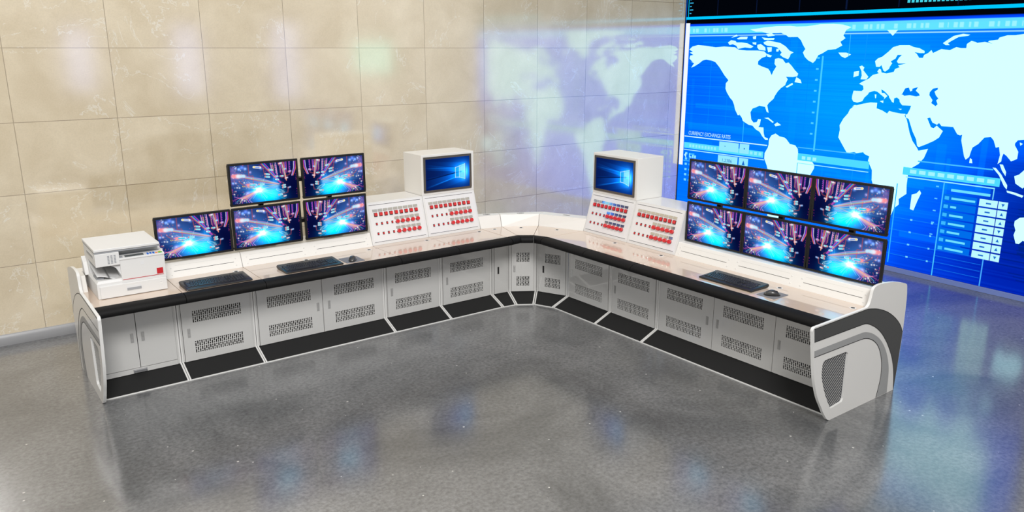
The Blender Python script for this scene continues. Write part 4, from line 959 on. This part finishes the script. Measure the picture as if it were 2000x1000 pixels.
place(kbs[1], 'L', 2.172, -.062, ZT+.0003, 'black keyboard below the block of four monitors', 'keyboard', G)
place(kbs[2], 'R', -3.872, -.010, ZT+.0003, 'black keyboard below the six monitors on the right wing', 'keyboard', G)
def make_mouse():
    t = empty('computer_mouse', (0, 0, 0))
    nseg, nr = 22, 14
    def top(f): return .036*math.sin(math.pi*min(1, .16+.92*f*.86+.0))**.75 if False else .008+.030*math.sin(math.pi*(.10+.80*(1-f)))**.8
    rings = []
    for i in range(nr+1):
        f = i/nr; s = math.sqrt(max(.0, 1-((f-.5)/.5)**2)); y = -.058+.116*f
        wd = .0045+.0275*s**.8; hh = .006+(top(f)-.006)*s**.9
        ring = [(wd*math.cos(math.pi*k/nseg), y, .003+hh*math.sin(math.pi*k/nseg)**.62) for k in range(nseg+1)]
        rings.append(ring+[(-wd*.85, y, .001), (wd*.85, y, .001)])
    mb = MB(); mb.multiloft(rings); mb.build('body', M['mouse'], t, smooth=75)
    mb = MB(); mb.cyl((-.0035, .030, .0245), .0095, .007, 18, 'x'); mb.build('scroll_wheel', M['matt_black'], t, smooth=40)
    mb = MB(); mb.box(-.006, .006, -.014, -.006, .033, .0405); mb.build('badge', M['mat_grey'], t)
    return t
ms = make_mouse(); ms2 = copy_tree(ms)
G = 'black mice on grey mats'
place(ms, 'L', 2.776, .012, ZT+.0028, 'black mouse on the grey mat of the left wing', 'mouse', G, math.radians(-35))
place(ms2, 'R', -3.252, .06, ZT+.0028, 'black mouse on the grey mat of the right wing', 'mouse', G, math.radians(-48))
def mat_(run, u, d, w, h, label):
    t = run_empty('mouse_mat', run, u, d, ZT+.0003, 'x', 'x'); loc, rot = t.location.copy(), t.rotation_euler.copy(); bpy.data.objects.remove(t)
    mb = MB(); r = .008; pl = []
    for cx, cy, a0 in ((w-r, h-r, 0), (r, h-r, 90), (r, r, 180), (w-r, r, 270)):
        for k in range(5): a = math.radians(a0+k*22.5); pl.append((cx+r*math.cos(a), cy+r*math.sin(a)))
    mb.prism_z(pl, 0, .0022); o = mb.build('mouse_mat', M['mat_grey']); o.location = loc; o.rotation_euler = rot
    tag(o, label, 'mouse mat', 'grey mouse mats')
mat_('L', 2.698, -.047, .166, .180, 'small grey mouse mat on the left wing, beside the keyboard below four monitors')
mat_('R', -3.336, -.012, .153, .175, 'small grey mouse mat on the right wing, beside the keyboard below six monitors')

# ------------------------------------------------------------------ the printer
PX0, PX1, PY0, PY1 = .855, 1.320, 6.034, 6.480
pr_ = empty('printer', (PX0, PY0, ZT)); tag(pr_, 'white multifunction printer with a red square mark on the left end of the desk', 'printer')
w, dp = PX1-PX0, PY1-PY0
PWm = M['print_white']
mb = MB(); ch = .014
mb.loft([(0, .012, .0005), (w, .012, .0005), (w, dp, .0005), (0, dp, .0005)], [(0, .012, .112), (w, .012, .112), (w, dp, .112), (0, dp, .112)])
mb.loft([(0, .012, .112), (w, .012, .112), (w, dp, .112), (0, dp, .112)], [(ch, .012+ch, .13), (w, .012+ch, .13), (w, dp-ch, .13), (ch, dp-ch, .13)])
mb.build('base', PWm, pr_, bevel=.002)
mb = MB(); mb.box(.016, w-.002, 0, .0125, .004, .092); dr = mb.build('paper_drawer', PWm, pr_, bevel=.0015)
mb = MB(); mb.box(.186, .288, -.0008, .0005, .036, .074); mb.build('drawer_panel', M['paper_tray'], dr)
mb = MB(); mb.box(.190, .286, -.003, .0005, .039, .058); mb.build('drawer_grip', M['print_grey'], dr, bevel=.001)
mb = MB(); mb.box(.414, .432, -.0008, .0005, .052, .077); mb.box(.417, .429, -.0014, -.0006, .066, .068, 1); mb.build('paper_size_mark', [M['edge_white'], M['print_grey']], dr)
# right tower with the front door
mb = MB(); mb.prism_x([(.016, .094), (.016, .262), (.020, .272), (.095, .290), (.145, .312), (dp-.01, .312), (dp-.01, .094)], .168, w); mb.build('body', PWm, pr_, bevel=.003)
mb = MB(); mb.prism_x([(.010, .096), (.008, .265), (.016, .265), (.016, .096)], .166, w+.0015); fd = mb.build('front_door', PWm, pr_, bevel=.002)
mb = MB(); mb.prism_x([(.004, .266), (.004, .2775), (.092, .2965), (.092, .266)], .160, w+.003); mb.build('control_strip', PWm, pr_, bevel=.002)
mb = MB(); mb.box(.298, .324, .0078, .009, .212, .240); mb.build('badge', M['paper_tray'], fd, bevel=.0005)
mb = MB(); mb.box(.404, .447, .0075, .0095, .127, .170); mb.build('red_mark', M['red_print'], fd)
mb = MB(); mb.loft([(.172, .0078, .118), (.172, .0078, .1215), (.172, .0095, .1215), (.172, .0095, .118)], [(.449, .0078, .118), (.449, .0078, .1215), (.449, .0095, .1215), (.449, .0095, .118)]); mb.build('red_line', M['red_print'], fd)
# scanner unit over the tray
mb = MB(); mb.loft([(.01, 0.008, .252), (w-.02, .05, .262), (w-.02, dp+.0, .262), (.01, dp, .235)], [(.006, .004, .326), (w-.02, .06, .326), (w-.02, dp+.01, .326), (.006, dp+.005, .326)])
mb = MB()
mb.prism_z([(.008, .006), (.166, .006), (.166, .10), (w-.02, .10), (w-.02, dp), (.008, dp)], .236, .330); sc_ = mb.build('scanner_unit', PWm, pr_, bevel=.003)
for i in range(3):
    for j in range(6):
        mb = MB(); x = .088+.021*i; z = .252+.0105*j; mb.box(x, x+.013, .0045, .0065, z, z+.0062); mb.build('vent_slit', M['print_grey'], sc_)
mb = MB(); mb.box(.0065, .0085, .06, .32, .285, .312); mb.build('side_recess', M['paper_tray'], sc_)
mb = MB(); mb.box(.0055, .0075, .07, .31, .289, .308); mb.build('side_grip', M['print_grey'], sc_)
mb = MB(); mb.box(.008, w-.02, .012, dp+.02, .331, .343); mb.build('scanner_glass_edge', M['print_grey'], pr_, bevel=.002)
mb = MB(); mb.box(.006, w-.024, .006, dp+.022, .344, .362); mb.build('lid', PWm, pr_, bevel=.003)
mb = MB(); mb.prism_x([(.052, .2935), (.052, .2945), (.098, .3045), (.098, .3)], .19, w-.025)
TI = Matrix.Translation((0, .004, .2775)) @ Matrix.Rotation(math.atan2(.019, .088), 4, 'X')
mb = MB(); mb.box(.205, .33, .014, .042, .0, .003); mb.build('lcd_window', M['lcd'], pr_, TI)
mb = MB(); mb.box(.17, .19, .014, .04, 0, .003); mb.build('start_key', M['print_grey'], pr_, TI)
for k in range(3):
    mb = MB(); mb.box(.352+.020*k, .364+.020*k, .010+.004*(k % 2), .034, 0, .0042); mb.build('blue_key', M['blue_key'], pr_, TI)
mb = MB(); mb.box(.408, .424, .012, .020, 0, .0042); mb.build('orange_key', M['orange_key'], pr_, TI)
mb = MB(); mb.box(.430, .456, .012, .022, 0, .0042); mb.build('green_key', M['green_key'], pr_, TI)
mb = MB(); mb.box(.43, .45, .030, .036, 0, .0042); mb.build('yellow_key', M['yellow_key'], pr_, TI)
mb = MB(); mb.box(.17, w-.02, .062, .078, .0, .0015); mb.build('grey_strip', M['print_grey'], pr_, TI)
# rear pillar and the output tray with its curved lip
mb = MB(); mb.box(.008, .168, dp-.13, dp-.01, .128, .237); mb.prism_x([(dp-.1, .11), (dp-.06, .20), (dp+.0, .235), (dp+.0, .11)], -.018, .01); mb.build('rear_pillar', PWm, pr_, bevel=.002)
mb = MB()
pts = []
for i in range(13):
    f = i/12; x = .012+.154*f; pts.append((x, .172-.052*(3*f*f-2*f**3)*1.0+.012*math.sin(f*math.pi*.5)))
top0 = [(x, z) for x, z in pts]
for (x0, z0), (x1, z1) in zip(top0[:-1], top0[1:]):
    mb.loft([(x0, .045, z0-.008), (x0, dp-.13, z0+.034), (x0, dp-.13, z0+.028), (x0, .045, z0-.014)], [(x1, .045, z1-.008), (x1, dp-.13, z1+.034), (x1, dp-.13, z1+.028), (x1, .045, z1-.014)], caps=True)
mb.build('output_tray', M['paper_tray'], pr_, smooth=40)
mb = MB(); mb.box(.012, .06, .075, .2, .128, .142); mb.build('tray_support', M['print_grey'], pr_)
mb = MB(); mb.prism_y([(.10, .235), (.168, .235), (.168, .15), (.14, .21)], .03, .05); mb.build('tray_cheek', M['paper_tray'], pr_)

# ------------------------------------------------------------------ light and camera
def area(name, loc, size, power, rot=(0, 0, 0), col=(1, 1, 1), sy=None):
    l = bpy.data.lights.new(name, 'AREA'); l.shape = 'RECTANGLE'; l.size = size; l.size_y = sy or size; l.energy = power; l.color = col
    o = bpy.data.objects.new(name, l); COL.objects.link(o); o.location = loc; o.rotation_euler = rot; return o
area('ceiling_light', (2.2, 3.2, 5.6), 5.0, LIGHT_A, col=(1, .985, .96), sy=5.0)
o = area('front_fill_light', (-1.5, -5.0, 9.5), 3.5, LIGHT_B, col=(1, .985, .965), sy=3.5)  # unseen front fill, added to brighten the cabinet doors and marble wall
o.rotation_euler = (Vector((3.4, 6.2, .3))-o.location).to_track_quat('-Z', 'Y').to_euler()
wd = bpy.data.worlds.new('hall_daylight'); scene.world = wd; wd.use_nodes = True
bg = wd.node_tree.nodes['Background']; bg.inputs[0].default_value = (.97, .985, 1, 1); bg.inputs[1].default_value = WORLD
cam = bpy.data.cameras.new('camera'); co = bpy.data.objects.new('camera', cam); COL.objects.link(co); scene.camera = co
cam.sensor_width = 36; cam.sensor_fit = 'HORIZONTAL'; cam.lens = 1546/2000*36; cam.clip_start = .05; cam.clip_end = 100
Rm = Matrix(((0.8011805905878234, 0.151999682139559, -0.5787968191816705), (-0.5984226443454044, 0.20350031245716602, -0.7749051306866469), (0.0, 0.9672040733264665, 0.25400055224485474)))
co.matrix_world = Matrix.Translation((0, 0, 2.45)) @ Rm.to_4x4()
vs_ = scene.view_settings; scene.display_settings.display_device = 'sRGB'
vs_.view_transform = 'Standard'; vs_.look = 'None'; vs_.gamma = 1; vs_.use_curve_mapping = False; vs_.exposure = EXPOSURE
try:      # light paths: plenty for a hall of matt paint and polished stone
    cy = scene.cycles
    cy.max_bounces = 7; cy.diffuse_bounces = 3; cy.glossy_bounces = 5; cy.transmission_bounces = 2
except Exception: pass
